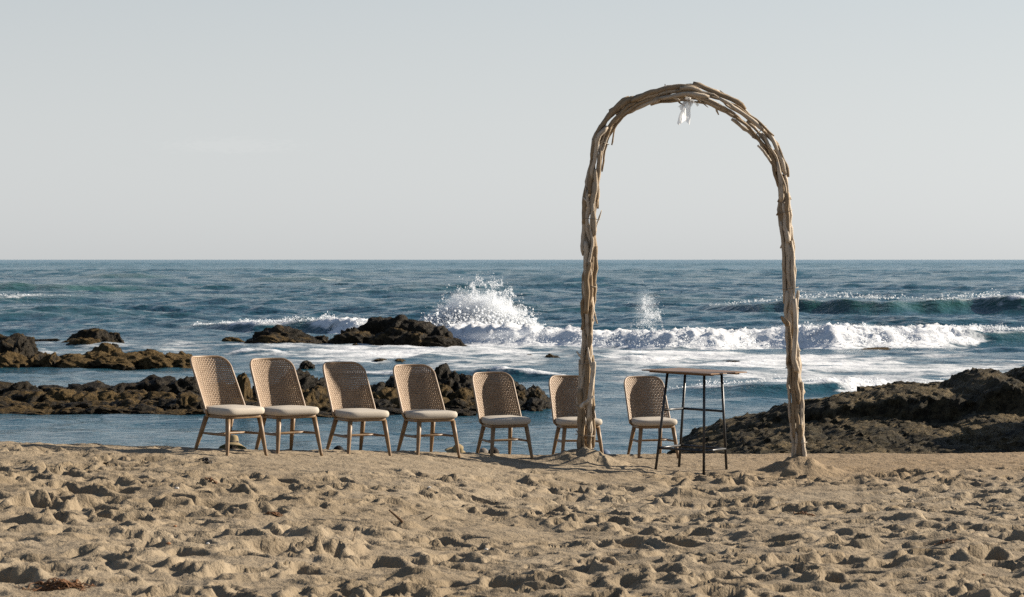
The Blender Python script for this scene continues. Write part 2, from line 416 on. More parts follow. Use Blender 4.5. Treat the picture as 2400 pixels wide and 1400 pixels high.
def sea(X, Y, spacing):
    h = np.zeros_like(X); dn = np.zeros_like(X); foam = np.full_like(X, 0.0); crest = np.zeros_like(X)
    amp = np.interp(Y, [25, 45, 62, 80, 100, 125, 400, 3000], [.20, .30, .40, .45, .55, .85, 1.0, 1.1])
    for lam, kx, ky, a, ph, i in WAVES:
        if lam < 2.6 * spacing: continue
        long_ = np.interp(Y, [40, 110], [0.10, 1.0]) if lam > 5 else np.interp(Y, [40, 110], [1.6, 1.55])
        mod = 0.75 + 0.75 * pn2(X / (lam * 3.3) + i * 3.7, Y / (lam * 3.3) - i, 200 + i)
        c = np.cos(kx * X + ky * Y + ph + 0.9 * pn2(X / (lam * 2.1) + i, Y / (lam * 2.1), 260 + i))
        h += amp * long_ * a * mod * (c + 0.22 * (c * c - 0.5) * 2)
    for K, wf, wb in BREAKERS:
        xr = K[:, 0]
        if Y.max() < K[:, 1].min() - 5 * wf or Y.min() > K[:, 1].max() + 4 * wb: continue
        yc = np.interp(X, xr, K[:, 1]) + 0.9 * wf * fbm2(X / 5.0, X * 0 + wf * 7, 3, 300)
        hh = np.interp(X, xr, K[:, 2], left=0, right=0); fo = np.interp(X, xr, K[:, 3], left=0, right=0)
        hh = hh * (1 + 0.16 * fbm2(X / 2.2, X * 0 + wb, 3, 310))
        t = Y - yc
        h *= 1 - 0.7 * np.clip(hh / .4, 0, 1) * np.exp(-(t / (2.5 * wf)) ** 2)
        prof = np.where(t < 0, np.exp(-(t / wf) ** 2), np.exp(-(t / wb) ** 2))
        h += hh * prof
        front = np.exp(-((t + 0.35 * wf) / (1.05 * wf)) ** 2)
        top = np.exp(-(t / (0.45 * wf)) ** 2) + 0.45 * np.exp(-((t - 1.1 * wf) / (1.6 * wf)) ** 2)
        wide = sstep(-2.9 * wf, -1.2 * wf, t) * np.exp(-(np.maximum(t, 0) / (1.6 * wf)) ** 2)
        w9 = sstep(0.6, 1.05, fo + 0.25 * fbm2(X / 1.1, Y / .8, 3, 325)); fm = w9 * (wide * 1.05 + top * 0.4) + (1 - w9) * top * (0.4 + fo) * sstep(0.05, 0.3, fo)
        nz = fbm2(X / 2.4, Y / 0.9, 4, 320)
        foam = np.maximum(foam, np.clip(fm * np.minimum(fo * 1.0 + 0.50 * nz, 1.2), 0, 1.2) * (fo > 0.02))
        lump = sstep(0.55, 1.0, fo) * np.clip(front + top, 0, 1)
        h += lump * np.minimum(hh + .12, .6) * (0.55 * bil2(X / 0.85, Y / 0.75, 3, 330) + 0.18 * fbm2(X / .3, Y / .3, 2, 340))
        crest = np.maximum(crest, np.clip(hh / 0.9, 0, 1) * np.exp(-((t + 0.45 * wf) / (0.9 * wf)) ** 2) * (1 - sstep(.5, .95, fo)))
    for x0, x1, r0, r1, v in SHEETS:
        ya, yb = row2D(r1), row2D(r0); ym = np.clip(Y, ya, yb)
        xa = (x0 - 1200) / F * ym; xb = (x1 - 1200) / F * ym; ex = 1.5 + (yb - ya) * 0.12
        wx = X + 1.6 * fbm2(X / 5, Y / 5, 3, 350); wy = Y + (yb - ya) * 0.22 * fbm2(X / 4.5, Y / 3, 3, 360)
        m = sstep(xa - ex, xa + ex, wx) * sstep(xb + ex, xb - ex, wx) * sstep(ya - .12 * (yb - ya), ya + .2 * (yb - ya), wy) * sstep(yb + .12 * (yb - ya), yb - .2 * (yb - ya), wy)
        foam = np.maximum(foam, v * m * (0.92 + 0.35 * fbm2(X / 2.6, Y / 2.0, 3, 370)))
    # scattered little whitecaps on the open sea
    wc = sstep(0.62, 0.95, fbm2(X / 7.0, Y / 5.0, 3, 380)) * sstep(110, 150, Y) * sstep(1200, 500, Y) * sstep(0.05, 0.22, h) * 0.62
    foam = np.maximum(foam, wc)
    h += sstep(0.45, 0.8, foam) * 0.03 * bil2(X / 0.5, Y / 0.5, 2, 390) * (spacing < .3)
    crest = np.maximum(crest, 0.40 * sstep(0.10, 0.45, h) * sstep(90, 130, Y))
    return h, foam, crest

parts = []; A_f, A_c = [], []
def sea_strip(hw, y0, y1, sx, sy):
    xs = np.arange(-hw, hw + sx * .5, sx); ys = np.arange(y0, y1 + sy * .5, sy)
    XX, YY = np.meshgrid(xs, ys); h, fo, cr = sea(XX, YY, max(sx, sy) * .8)
    parts.append((np.stack([XX, YY, h], -1).reshape(-1, 3), grid_faces(len(ys), len(xs)))); A_f.append(fo.ravel()); A_c.append(cr.ravel())
sea_strip(18, 28, 62.1, 0.13, 0.10)
sea_strip(28, 62, 116.2, 0.16, 0.115)
sea_strip(48, 116, 170.3, 0.30, 0.22)
sea_strip(90, 170, 300.5, 0.6, 0.5)
sea_strip(200, 300, 700, 1.5, 1.5)
sea_strip(600, 699, 2000, 6, 5)
sea_strip(2200, 1990, 6400, 60, 40)
V, Fq = join_parts(parts)
# the flat far sea out to the horizon
for (x0, x1, y0, y1) in ((-20000, 20000, 6380, 16000), (-20000, -2190, 1990, 6400), (2190, 20000, 1990, 6400), (-20000, -590, 700, 2000), (590, 20000, 700, 2000),
                         (-20000, -195, 300, 702), (195, 20000, 300, 702), (-20000, -88, 170, 301), (88, 20000, 170, 301), (-20000, -47, 116, 171), (47, 20000, 116, 171), (-20000, -27, 61, 117), (27, 20000, 61, 117), (-20000, -17.8, 29, 62), (17.8, 20000, 29, 62)):
    n0 = len(V); V = np.vstack([V, [(x0, y0, -.03), (x1, y0, -.03), (x1, y1, -.03), (x0, y1, -.03)]]); Fq = np.vstack([Fq, [(n0, n0 + 1, n0 + 2, n0 + 3)]])
    A_f.append(np.zeros(4)); A_c.append(np.zeros(4))

def mat_sea():
    t = NT('sea_water'); p = t.pos()
    foam = t.attr('foam'); cr = t.attr('crest')
    pf = t.scale_vec(p, (0.5, 0.95, 1.2))
    n1 = t.noise(pf, 0.9, 9, 0.68, 0.8); n2 = t.noise(pf, 5.0, 6, 0.7, 0.4)
    v = t.n('TexVoronoi', feature='DISTANCE_TO_EDGE'); t.l(t.scale_vec(p, (0.55, 0.75, .6)), v.inputs['Vector']); v.inputs['Scale'].default_value = 1.6
    lace = t.ramp(v.outputs['Distance'], 0.0, 0.35, 0.12, -0.12)
    k = t.math('ADD', foam, t.math('MULTIPLY', t.math('SUBTRACT', n1, 0.5), 1.25))
    k = t.math('ADD', k, t.math('MULTIPLY', t.math('SUBTRACT', n2, 0.5), 0.55))
    k = t.math('ADD', k, lace)
    k = t.math('MULTIPLY', k, t.ramp(foam, 0.02, 0.16))
    mask = t.ramp(k, 0.40, 0.78)
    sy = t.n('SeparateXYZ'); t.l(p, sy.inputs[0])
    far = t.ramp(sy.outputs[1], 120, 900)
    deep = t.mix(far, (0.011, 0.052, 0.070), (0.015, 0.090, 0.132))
    base = t.mix(cr, deep, (0.013, 0.054, 0.038))
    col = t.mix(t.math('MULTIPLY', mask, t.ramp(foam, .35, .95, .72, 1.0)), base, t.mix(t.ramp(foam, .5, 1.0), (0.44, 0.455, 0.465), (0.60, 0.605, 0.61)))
    # ripples: three sizes, the smallest fading out with distance
    r1 = t.noise(t.scale_vec(p, (0.9, 1.5, 1)), 3.2, 4, 0.6); r2 = t.noise(t.scale_vec(p, (0.8, 1.6, 1)), 0.75, 4, 0.6); r3 = t.noise(t.scale_vec(p, (0.5, 1.2, 1)), 0.13, 5, 0.62)
    b = t.n('Bump'); t.l(r1, b.inputs['Height']); b.inputs['Distance'].default_value = 0.10
    t.l(t.ramp(sy.outputs[1], 40, 260, 0.7, 0.4), b.inputs['Strength'])
    b2 = t.n('Bump'); t.l(r2, b2.inputs['Height']); b2.inputs['Distance'].default_value = 0.42; t.l(b.outputs[0], b2.inputs['Normal'])
    t.l(t.ramp(sy.outputs[1], 40, 200, 0.10, 0.85), b2.inputs['Strength'])
    b3 = t.n('Bump'); t.l(r3, b3.inputs['Height']); b3.inputs['Distance'].default_value = 1.8; t.l(b2.outputs[0], b3.inputs['Normal'])
    t.l(t.ramp(sy.outputs[1], 120, 900, 0.0, 1.0), b3.inputs['Strength'])
    rough = t.math('ADD', t.math('MULTIPLY', mask, 0.75), t.ramp(sy.outputs[1], 60, 1500, 0.08, 0.22))
    t.b.inputs['IOR'].default_value = 1.333
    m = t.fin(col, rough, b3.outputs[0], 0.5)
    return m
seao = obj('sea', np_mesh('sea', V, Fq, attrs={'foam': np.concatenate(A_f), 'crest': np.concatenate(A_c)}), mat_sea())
tag(seao, 'blue sea with breaking waves and foam', kind='structure')

# ------------------------------------------------------------------ rocks
def ico(sub):
    bm = bmesh.new(); bmesh.ops.create_icosphere(bm, subdivisions=sub, radius=1.0)
    V = np.array([v.co[:] for v in bm.verts]); Fc = np.array([[v.index for v in f.verts] for f in bm.faces], np.int32); bm.free()
    return V, Fc
IV, IF = ico(5); IV4, IF4 = ico(4)

def mat_rock():
    t = NT('wet_reef_rock'); p = t.pos()
    weed = t.attr('weed', 'OBJECT'); z = t.nz()
    n1 = t.noise(p, 1.6, 5, 0.6); n2 = t.noise(p, 7.0, 5, 0.65); n3 = t.noise(p, 26, 4, 0.7)
    dark = t.mix(t.ramp(n2, .35, .65), (0.010, 0.008, 0.005), (0.032, 0.025, 0.016))
    ochre = t.mix(t.ramp(n3, .3, .7), (0.042, 0.028, 0.012), (0.125, 0.084, 0.037))
    k = t.math('ADD', t.math('ADD', t.math('MULTIPLY', z, 0.35), t.math('MULTIPLY', t.math('SUBTRACT', n1, .5), 1.6)), t.math('MULTIPLY', t.math('SUBTRACT', n2, .5), 0.8))
    k = t.math('ADD', k, t.math('SUBTRACT', weed, 0.55))
    m = t.ramp(k, 0.0, 0.35)
    c = t.mix(m, dark, ochre)
    n = t.bump(n2, 0.9, 0.16); n = t.bump(n3, 0.9, 0.06, n); n = t.bump(t.noise(t.scale_vec(p, (1, 1, 2.2)), 70, 3, 0.7), 0.6, 0.02, n)
    return t.fin(c, t.mix(m, (0.55,) * 3, (0.85,) * 3), n, 0.06)
M_rock = mat_rock()

def rock_mesh(seed, V0, F0, lump=0.42, spike=0.10):
    r = np.random.default_rng(seed); o = r.uniform(-50, 50, 3)
    p = V0 * 1.25 + o
    d = lump * (0.5 - np.abs(pn3(p, seed)) * 1.3) + 0.22 * pn3(p * 0.7 + 9, seed + 1)
    d = d + 0.17 * (0.5 - np.abs(pn3(p * 2.3, seed + 2)) * 1.4) + spike * (0.5 - np.abs(pn3(p * 5.1, seed + 3)) * 1.4) + 0.045 * pn3(p * 11, seed + 4) + 0.022 * pn3(p * 24, seed + 5)
    return np_mesh('rock', V0 * (0.92 + d)[:, None], F0)
ROCKS = [rock_mesh(500 + i, IV, IF, 0.27 + 0.03 * (i % 4), 0.05 + 0.012 * (i % 3)) for i in range(11)]
for m_ in ROCKS: m_.materials.append(M_rock)
rr = random.Random(5)
rk = [0]
def boulder(name, x0, x1, top, D, depth=None, weed=0.35, parent=None, base=0.0, yaw=None, idx=None):
    """a rock whose outline spans photo x0..x1 and reaches photo row top at distance D, standing in water at z=base"""
    s = F / D; w = (x1 - x0) / s; zt = EYE - (top - HY) / s
    i = rk[0] % len(ROCKS) if idx is None else idx; rk[0] += 1
    o = bpy.data.objects.new(name, ROCKS[i]); link(o, parent)
    dp = depth if depth else w * 0.75
    w *= 1.0 if parent is None else 1.3
    h = max(zt - base, 0.08)
    zc = base - 0.25 * h
    o.location = (((x0 + x1) / 2 - 1200) / s, D + dp * 0.3, zc)
    o.scale = (w / 2 / 1.0, dp / 2, (zt - zc) / 1.03)
    o.rotation_euler = (rr.uniform(-.12, .12), rr.uniform(-.12, .12), 0)
    if yaw is not None: o.rotation_euler.z = yaw
    elif rr.random() < .5: o.rotation_euler.z = math.pi
    o['weed'] = float(weed)
    return o
def rock_thing(label, *a, **k):
    return tag(boulder('rock', *a, **k), label, 'rock', 'rocks standing in the surf')

# row of rocks in the surf
t = empty('rock_outcrop', at(925, 810, 93)); t.location.z = 0
tag(t, 'largest black jagged rock in the surf, just left of the tall splash', 'rock', 'rocks standing in the surf')
inv = Matrix.Translation(-Vector(t.location))
def bparts(root, specs, name='boulder'):
    for sp in specs:
        kw = sp[-1] if isinstance(sp[-1], dict) else {}
        a = sp[:-1] if kw else sp
        o = boulder(name, *a, parent=root, **kw); o.location = Vector(o.location) - Vector(root.location)
bparts(t, [(845, 985, 743, 94.5, 2.6, .12), (905, 1040, 757, 94, 2.2, .10), (785, 880, 781, 93, 1.8, .3), (870, 970, 776, 92, 1.5, .35), (935, 1010, 780, 91, 1.5, .4), (985, 1082, 789, 91, 1.6, .2), (1005, 1060, 772, 92.5, 1.6, .05), (800, 850, 770, 94, 1.2, .1)])
t = empty('rock_outcrop', at(655, 810, 94)); t.location.z = 0
tag(t, 'rounded dark rock in front of the green curling wave', 'rock', 'rocks standing in the surf')
bparts(t, [(592, 732, 771, 94, 2.0, .22), (600, 690, 787, 93, 1.6, .5), (660, 728, 790, 92.5, 1.3, .45)])
rock_thing('small brown rock just right of the rounded dark rock', 728, 778, 787, 95, None, .4)
rock_thing('low brown rock just left of the rounded dark rock', 514, 576, 792, 95, None, .75)
rock_thing('tiny rock poking out below the largest black rock', 822, 844, 806, 90, None, .2)
rock_thing('tiny dark rock alone in the foam left of centre', 344, 378, 799, 97, None, .3)
t = empty('rock_outcrop', at(220, 815, 91)); t.location.z = 0
tag(t, 'tall brown block of rock in the surf on the left', 'rock', 'rocks standing in the surf')
bparts(t, [(165, 262, 773, 92, 1.8, .25), (225, 282, 781, 92.5, 1.4, .3), (136, 200, 797, 91, 1.3, .35), (158, 230, 794, 90, 1.2, .7)])
t = empty('rock_outcrop', at(70, 803, 97)); t.location.z = 0
tag(t, 'flat black rock shelf at the far left of the surf', 'rock', 'rocks standing in the surf')
bparts(t, [(18, 70, 791, 97, 1.2, .05), (50, 124, 796, 97.5, 1.2, .05), (-40, 20, 796, 98, 1.3, .05)])
rock_thing('small dark rock on the foam between largest black rock and arch', 1268, 1316, 832, 79, None, .35)
rock_thing('smallest dark rock left of the one near the arch', 1226, 1256, 832, 80, None, .1)
rock_thing('low weedy rock awash above the third chair', 868, 906, 842, 77, 1.2, .6)
rock_thing('low weedy rock awash right of the one above the third chair', 916, 956, 843, 77, 1.2, .7)
rock_thing('flat rock awash above the right end of the table', 1690, 1752, 848, 77, 1.6, .6)
rock_thing('low dark rock under the white water at right', 2010, 2085, 822, 88, 1.2, .55)
rock_thing('low dark rock awash left of the third chair', 700, 735, 848, 74, 1.0, .2)

# golden weedy reef at the left, second row
t = empty('reef', at(220, 855, 75)); t.location.z = 0
tag(t, 'long low reef covered in golden weed, far left beyond the first channel', 'reef', 'weed covered reefs')
bparts(t, [(-60, 72, 793, 77, 2.6, .3), (20, 66, 798, 76, 1.6, .3), (-20, 58, 826, 74.5, 1.5, .75), (62, 108, 826, 75, 1.3, .4), (96, 134, 830, 74.6, 1.2, .75), (128, 200, 832, 75.5, 1.6, .9), (180, 262, 827, 76, 1.7, .95), (205, 275, 812, 77.5, 1.6, .8),
           (248, 282, 808, 78.5, 1.1, .25), (250, 340, 829, 75.5, 1.7, .85), (215, 300, 841, 74.3, 1.3, .6), (300, 380, 822, 76.5, 1.6, .95), (330, 400, 836, 75, 1.5, .9), (360, 446, 831, 75.5, 1.7, .95), (280, 345, 826, 76.5, 1.3, .9), (400, 448, 828, 76.5, 1.2, .8), (140, 230, 843, 74.4, 1.1, .8)])
# nearer dark reef behind the chairs
t = empty('reef', at(250, 975, 52)); t.location.z = 0
tag(t, 'near dark reef with brown weed left of and behind the first chair', 'reef', 'weed covered reefs')
sp = []
r2 = random.Random(3)
for x0, x1, tp, D in ((-120, 60, 902, 56), (0, 90, 905, 55.5), (60, 170, 908, 56), (140, 250, 902, 56), (230, 330, 906, 56.3), (300, 420, 889, 56.5), (380, 480, 893, 56.5), (440, 560, 905, 56)):
    sp.append((x0, x1, tp, D, 2.2, r2.uniform(.1, .4)))
for x0, x1, tp in ((-60, 60, 922), (20, 120, 920), (95, 180, 917), (150, 230, 922), (210, 290, 924), (265, 350, 921), (330, 420, 922), (400, 470, 928), (450, 540, 924), (520, 600, 925)):
    sp.append((x0, x1, tp, 54, 1.7, r2.uniform(.35, .75)))
for x0, x1, tp in ((-60, 40, 938), (20, 110, 944), (70, 160, 942), (130, 220, 946), (190, 270, 945), (250, 330, 941), (310, 380, 944), (360, 430, 938), (400, 470, 932), (450, 520, 940), (500, 600, 942)):
    sp.append((x0, x1, tp, 52.5, 1.4, r2.uniform(.15, .6)))
for x0, x1, tp in ((-40, 60, 958), (60, 130, 962), (120, 190, 958), (190, 250, 958), (240, 310, 960), (300, 380, 955), (370, 440, 964), (430, 520, 962)):
    sp.append((x0, x1, tp, 51.6, 1.0, r2.uniform(.2, .5)))
sp += [(542, 586, 880, 53.5, .9, .75, {'idx': 4})]
bparts(t, sp)
t = empty('reef', at(980, 975, 52)); t.location.z = 0
tag(t, 'near dark reef with humped black boulders behind the middle chairs', 'reef', 'weed covered reefs')
sp = []
for x0, x1, tp, D in ((585, 690, 905, 55), (640, 760, 880, 55), (700, 790, 890, 55), (740, 850, 922, 54), (830, 930, 903, 55), (890, 960, 886, 55.5), (930, 1010, 888, 55), (990, 1080, 870, 55), (1050, 1120, 884, 55), (1110, 1180, 900, 55), (1170, 1240, 902, 55), (1225, 1280, 910, 54.5)):
    sp.append((x0, x1, tp, D, 2.0, r2.uniform(.05, .35)))
for x0, x1, tp in ((580, 660, 925), (640, 720, 905), (690, 770, 905), (740, 830, 935), (820, 900, 925), (870, 950, 915), (940, 1020, 912), (1000, 1070, 905), (1050, 1130, 912), (1110, 1190, 922), (1180, 1250, 920), (1230, 1288, 922)):
    sp.append((x0, x1, tp, 53.3, 1.5, r2.uniform(.3, .7)))
for x0, x1, tp in ((570, 650, 945), (640, 720, 940), (700, 780, 948), (770, 860, 945), (850, 930, 940), (910, 990, 938), (980, 1060, 932), (1040, 1120, 938), (1110, 1180, 945), (1170, 1240, 942), (1225, 1292, 940)):
    sp.append((x0, x1, tp, 52, 1.2, r2.uniform(.2, .65)))
for x0, x1, tp in ((600, 700, 962), (690, 790, 965), (790, 880, 962), (870, 960, 960), (950, 1050, 958), (1040, 1110, 962)):
    sp.append((x0, x1, tp, 51.2, .9, r2.uniform(.1, .4)))
bparts(t, sp)

# the big weed covered ledge beside the beach at the right
def big_rock():
    xs = np.arange(1.4, 14, 0.037); ys = np.arange(27.6, 42, 0.05)
    XX, YY = np.meshgrid(xs, ys)
    ridge = np.interp(XX, [2.0, 2.55, 2.87, 3.05, 3.38, 4.14, 5.1, 6.05, 6.46, 6.62, 6.88, 7.2, 7.35, 7.5, 7.75, 8.3, 9.5, 14],
                          [-.6, 0.0, .52, .70, .86, 1.13, 1.33, 1.40, 1.38, 1.48, 1.66, 1.64, 1.54, 1.56, 1.72, 1.75, 1.8, 2.2])
    yr = 35.5 + 0.6 * fbm2(XX * 0.6, XX * 0 + 2, 2, 400)
    wob = 0.5 * fbm2(XX * 0.8, YY * 0.8, 3, 401)
    # upper tier: steep front, rounded top, back falling to the sea
    t = YY - yr
    up = ridge - 0.05 * np.clip(-t, 0, 9) - np.where(t > 0, 0.05 * t * t, 0)
    front = yr - np.interp(XX, [2.8, 3.4, 5, 6.4, 7, 9], [0.4, 0.6, 1.0, 1.5, 2.6, 3.2]) + wob * .7
    up = up - 1.5 * sstep(0.3, -0.9, YY - front)
    # lower ledge towards the sand
    led = np.interp(XX, [2.0, 2.3, 2.7, 3.2, 4.5, 6.0, 7.0, 14], [.15, .46, .66, .80, .92, .96, .99, 1.1])
    lo = led + np.interp(XX, [3, 5], [-.005, .022]) * (YY - 29.5) - 1.2 * sstep(29.0, 28.2, YY + 0.25 * pn2(XX * 1.3, YY, 402)) - 1.6 * sstep(37.5, 41, YY)
    # a shoulder at the far right, nearer the beach, that shades the right half of the ledge
    sh = 1.75 * sstep(7.3, 8.2, XX + 0.3 * pn2(YY * .9, XX * .5, 403)) * sstep(28.9, 30.2, YY) * sstep(33.5, 32, YY) + 0.55
    sh2 = np.where(XX > 6.0, 1.0 + 0.16 * sstep(5.7, 6.6, XX) * sstep(28.6, 29.6, YY), -9)
    Z = np.maximum(np.maximum(up, lo), np.maximum(np.where(XX > 7.4, sh, -9), sh2 - 1.5 * sstep(29.0, 28.4, YY)))
    xl = np.interp(YY, [27.6, 29, 31, 34, 36, 42], [1.75, 1.85, 2.05, 2.35, 2.55, 3.3]) + .15 * fbm2(YY * 1.1, XX * 0, 2, 409)
    Z = np.minimum(Z, 0.55 + 1.05 * (XX - xl))
    rough = 0.085 * bil2(XX * 1.1, YY * 0.9, 3, 404, .5) + 0.032 * fbm2(XX * 6, YY * 5, 4, 405, .6) + 0.03 * np.abs(fbm2(XX * 14, YY * 12, 2, 406))
    Z = Z + rough - 0.05
    V = np.stack([XX + 0.05 * fbm2(XX * 5, Z * 6, 2, 407), YY + 0.09 * fbm2(XX * 5, Z * 7, 3, 408), Z], -1).reshape(-1, 3)
    return np_mesh('shore_rock', V, grid_faces(len(ys), len(xs)))
def mat_shore_rock():
    t = NT('weedy_shore_rock'); p = t.pos(); z = t.nz()
    n1 = t.noise(p, 0.9, 5, 0.6); n2 = t.noise(t.scale_vec(p, (1, 1, 1.6)), 7, 6, 0.68, 0.6); n3 = t.noise(p, 34, 4, 0.72, 0.5)
    c = t.mix(t.ramp(n2, .36, .66), (0.017, 0.014, 0.009), (0.066, 0.053, 0.030))
    sandy = t.ramp(t.math('ADD', t.math('MULTIPLY', z, 0.55), t.math('MULTIPLY', t.math('SUBTRACT', n1, .5), 1.5)), 0.38, 0.75)
    sandy = t.math('MULTIPLY', sandy, t.ramp(n3, .36, .58))
    sx = t.n('SeparateXYZ'); t.l(p, sx.inputs[0])
    sandy = t.math('MULTIPLY', sandy, t.ramp(sx.outputs[1], 28.6, 29.6))
    c = t.mix(t.math('MULTIPLY', sandy, .85), c, (0.185, 0.135, 0.070))
    n = t.bump(n2, .8, 0.10); n = t.bump(n3, .9, 0.035, n); n = t.bump(t.noise(p, 95, 3, .7), .6, .012, n)
    return t.fin(c, 0.75, n, 0.08)
tag(obj('shore_rock', big_rock(), mat_shore_rock()), 'big dark weed covered rock ledge behind the table and right arch foot', 'rock')

# ------------------------------------------------------------------ splash and spray (uncountable drops)
OCT_V = np.array([(1, 1, 1), (1, -1, -1), (-1, 1, -1), (-1, -1, 1)], float) * .85
OCT_F = np.array([(0, 1, 2), (0, 3, 1), (0, 2, 3), (1, 3, 2)], np.int32)
def drops(P, R, rng):
    n = len(P); st = rng.uniform(.7, 1.5, (n, 3))
    V = P[:, None, :] + OCT_V[None] * (R[:, None] * st)[:, None, :]
    Fc = OCT_F[None] + (np.arange(n) * 4)[:, None, None]
    return V.reshape(-1, 3), Fc.reshape(-1, 3)
def mat_spray():
    t = NT('white_spray'); t.b.inputs['Subsurface Weight'].default_value = 0.0
    tr = t.n('BsdfTranslucent'); tr.inputs[0].default_value = (.8, .82, .84, 1)
    t.fin((0.80, 0.82, 0.84), 0.6, None, 0.1)
    mx = t.n('MixShader'); mx.inputs[0].default_value = 0.45
    t.l(t.b.outputs[0], mx.inputs[1]); t.l(tr.outputs[0], mx.inputs[2]); t.l(mx.outputs[0], t.out.inputs[0])
    return t.m
M_spray = mat_spray()
rs = np.random.default_rng(23)
def plume(n, D, foot, top, lean, rmin, rmax, seed, dens=1.0, jets=9):
    """fan of thrown water: photo x range of the foot, photo (x,row) of the highest reach"""
    rg = np.random.default_rng(seed); s = F / D
    x0, x1 = (foot[0] - 1200) / s, (foot[1] - 1200) / s
    H = EYE - (top[1] - HY) / s; xc = (top[0] - 1200) / s
    P = []; R = []
    jd = rg.uniform(-1, 1, jets); jh = rg.uniform(.55, 1.0, jets); jh[0] = 1.0; jd[0] = 0.1
    while sum(len(q) for q in P) < n:
        m = 6000
        j = rg.integers(0, jets, m)
        u = np.clip(jd[j] + rg.normal(0, .17, m), -1.25, 1.25)
        env = np.clip(1 - np.abs(u) ** 1.5 * 0.74, .10, 1) * (0.72 + 0.28 * jh[j])
        v = rg.beta(1.0, 2.0, m) * 1.04
        z = v * H * env
        spread = 0.92 + 0.12 * (z / H)
        x = xc + lean * (z / H) + u * (x1 - x0) / 2 * spread + rg.normal(0, .07 + .12 * v, m)
        x = x + 0.25 * pn2(x * 2.5, z * 2.5, seed)
        y = D + rg.normal(0, .55, m) + 0.2 * u
        nz = pn2(x * 2.2 + 5, z * 2.2, seed + 1) + 0.6 * pn2(x * 6, z * 6, seed + 2)
        keepp = rg.random(m) < np.clip(0.62 + 0.9 * nz - 0.35 * v, .03, 1) * dens
        P.append(np.stack([x, y, z], 1)[keepp]); R.append((rmin + (rmax - rmin) * rg.random(m) ** 5.0)[keepp])
    return np.vstack(P)[:n], np.concatenate(R)[:n]
P1, R1 = plume(112000, 99.5, (965, 1245), (1128, 640), 0.12, 0.006, .023, 31, 1.0, 22)
# low dense boil at the foot of the splash
nb = 14000
xb = rs.uniform(-3.8, 1.0, nb); zb = np.abs(rs.normal(0, .42, nb)) * (1 - np.abs((xb + 1.3) / 3.2) ** 2 * .6); yb = rs.normal(98.2, .6, nb)
P1 = np.vstack([P1, np.stack([xb, yb, zb + .15], 1)]); R1 = np.concatenate([R1, .012 + .04 * rs.random(nb) ** 3])
V, Fc = drops(P1, R1, rs)
tag(obj('splash', np_mesh('splash', V, Fc, False), M_spray), 'tall white splash bursting up right of the largest black rock', 'splash', kind='stuff')
P2, R2 = plume(8000, 95.5, (1472, 1545), (1515, 662), 0.15, 0.005, .017, 37, .8, 5)
V, Fc = drops(P2, R2, rs)
tag(obj('splash', np_mesh('splash', V, Fc, False), M_spray), 'small wispy splash seen inside the arch', 'splash', kind='stuff')
def mist(px, py, D, sx, sy, sz, dens, label):
    t = NT('spray_mist'); t.t.nodes.remove(t.b)
    v = t.n('VolumePrincipled'); v.inputs['Color'].default_value = (.93, .95, .97, 1); v.inputs['Anisotropy'].default_value = 0.25
    p = t.loc(); ln = t.n('VectorMath', operation='LENGTH'); t.l(p, ln.inputs[0]); nz = t.noise(p, 2.6, 5, .65)
    k = t.math('SUBTRACT', t.math('ADD', t.ramp(ln.outputs['Value'], .25, 1.0, 1.0, 0.0), t.math('MULTIPLY', nz, 1.3)), 1.02)
    k = t.math('MAXIMUM', k, 0.0); t.l(t.math('MULTIPLY', k, dens), v.inputs['Density']); t.l(v.outputs[0], t.out.inputs['Volume'])
    c = at(px, py, D); o = obj('mist', np_mesh('mist', IV4, IF4), t.m, None, c); o.scale = (sx, sy, sz)
    return tag(o, label, 'mist', kind='stuff')
mist(1120, 745, 99.0, 2.6, 1.2, 1.75, 5.0, 'fine white mist inside the tall splash')
mist(1512, 722, 95.5, .8, .6, 1.3, .45, 'fine mist rising off the small splash inside the arch')
mist(1300, 790, 94, 5.5, .9, .5, 1.5, 'thin mist over the white water right of the tall splash')
mist(1960, 780, 92, 5.5, .9, .55, 1.5, 'thin mist over the white water right of the arch')
mist(830, 775, 105, 2.4, .9, .5, 1.5, 'thin mist over the collapsing wave left of the largest rock')
# spray thrown from the breaking crests
PP, RR = [], []
for bi, n, sc in ((0, 6000, .7), (1, 24000, .7), (2, 2500, 1.1), (9, 1500, .5), (4, 500, 1.0)):
    K, wf, wb = BREAKERS[bi]
    wgt = np.maximum(0, K[:, 3]) * K[:, 2]
    x = rs.uniform(K[0, 0], K[-1, 0], n * 4); fo = np.interp(x, K[:, 0], K[:, 3]); hh = np.interp(x, K[:, 0], K[:, 2])
    kp = rs.random(len(x)) < np.clip(fo, 0, 1) * (0.35 + 0.9 * np.clip(pn2(x * .8, x * 0 + bi, 61) + .3, 0, 1)); x = x[kp][:n]; hh = hh[kp][:n]; fo = fo[kp][:n]
    yc = np.interp(x, K[:, 0], K[:, 1]) + 0.9 * wf * fbm2(x / 5.0, x * 0 + wf * 7, 3, 300)
    y = yc + np.where(fo > .9, rs.normal(-.3 * wf, .6 * wf, len(x)), rs.normal(.05 * wf, .14 * wf, len(x)))
    up = np.abs(rs.normal(0, .13, len(x))) * (0.5 + 1.3 * np.clip(pn2(x * 1.3, x * 0, 62) + .4, 0, 1.2))
    t_ = y - yc; base_h = hh * np.where(t_ < 0, np.exp(-(t_ / wf) ** 2), np.exp(-(t_ / wb) ** 2))
    PP.append(np.stack([x, y, base_h + up * np.clip(hh, .3, 1) + .03], 1)); RR.append((.010 + .030 * rs.random(len(x)) ** 3) * sc)
V, Fc = drops(np.vstack(PP), np.concatenate(RR), rs)
tag(obj('spray', np_mesh('spray', V, Fc, False), M_spray), 'white spray along the breaking wave crests', 'spray', kind='stuff')

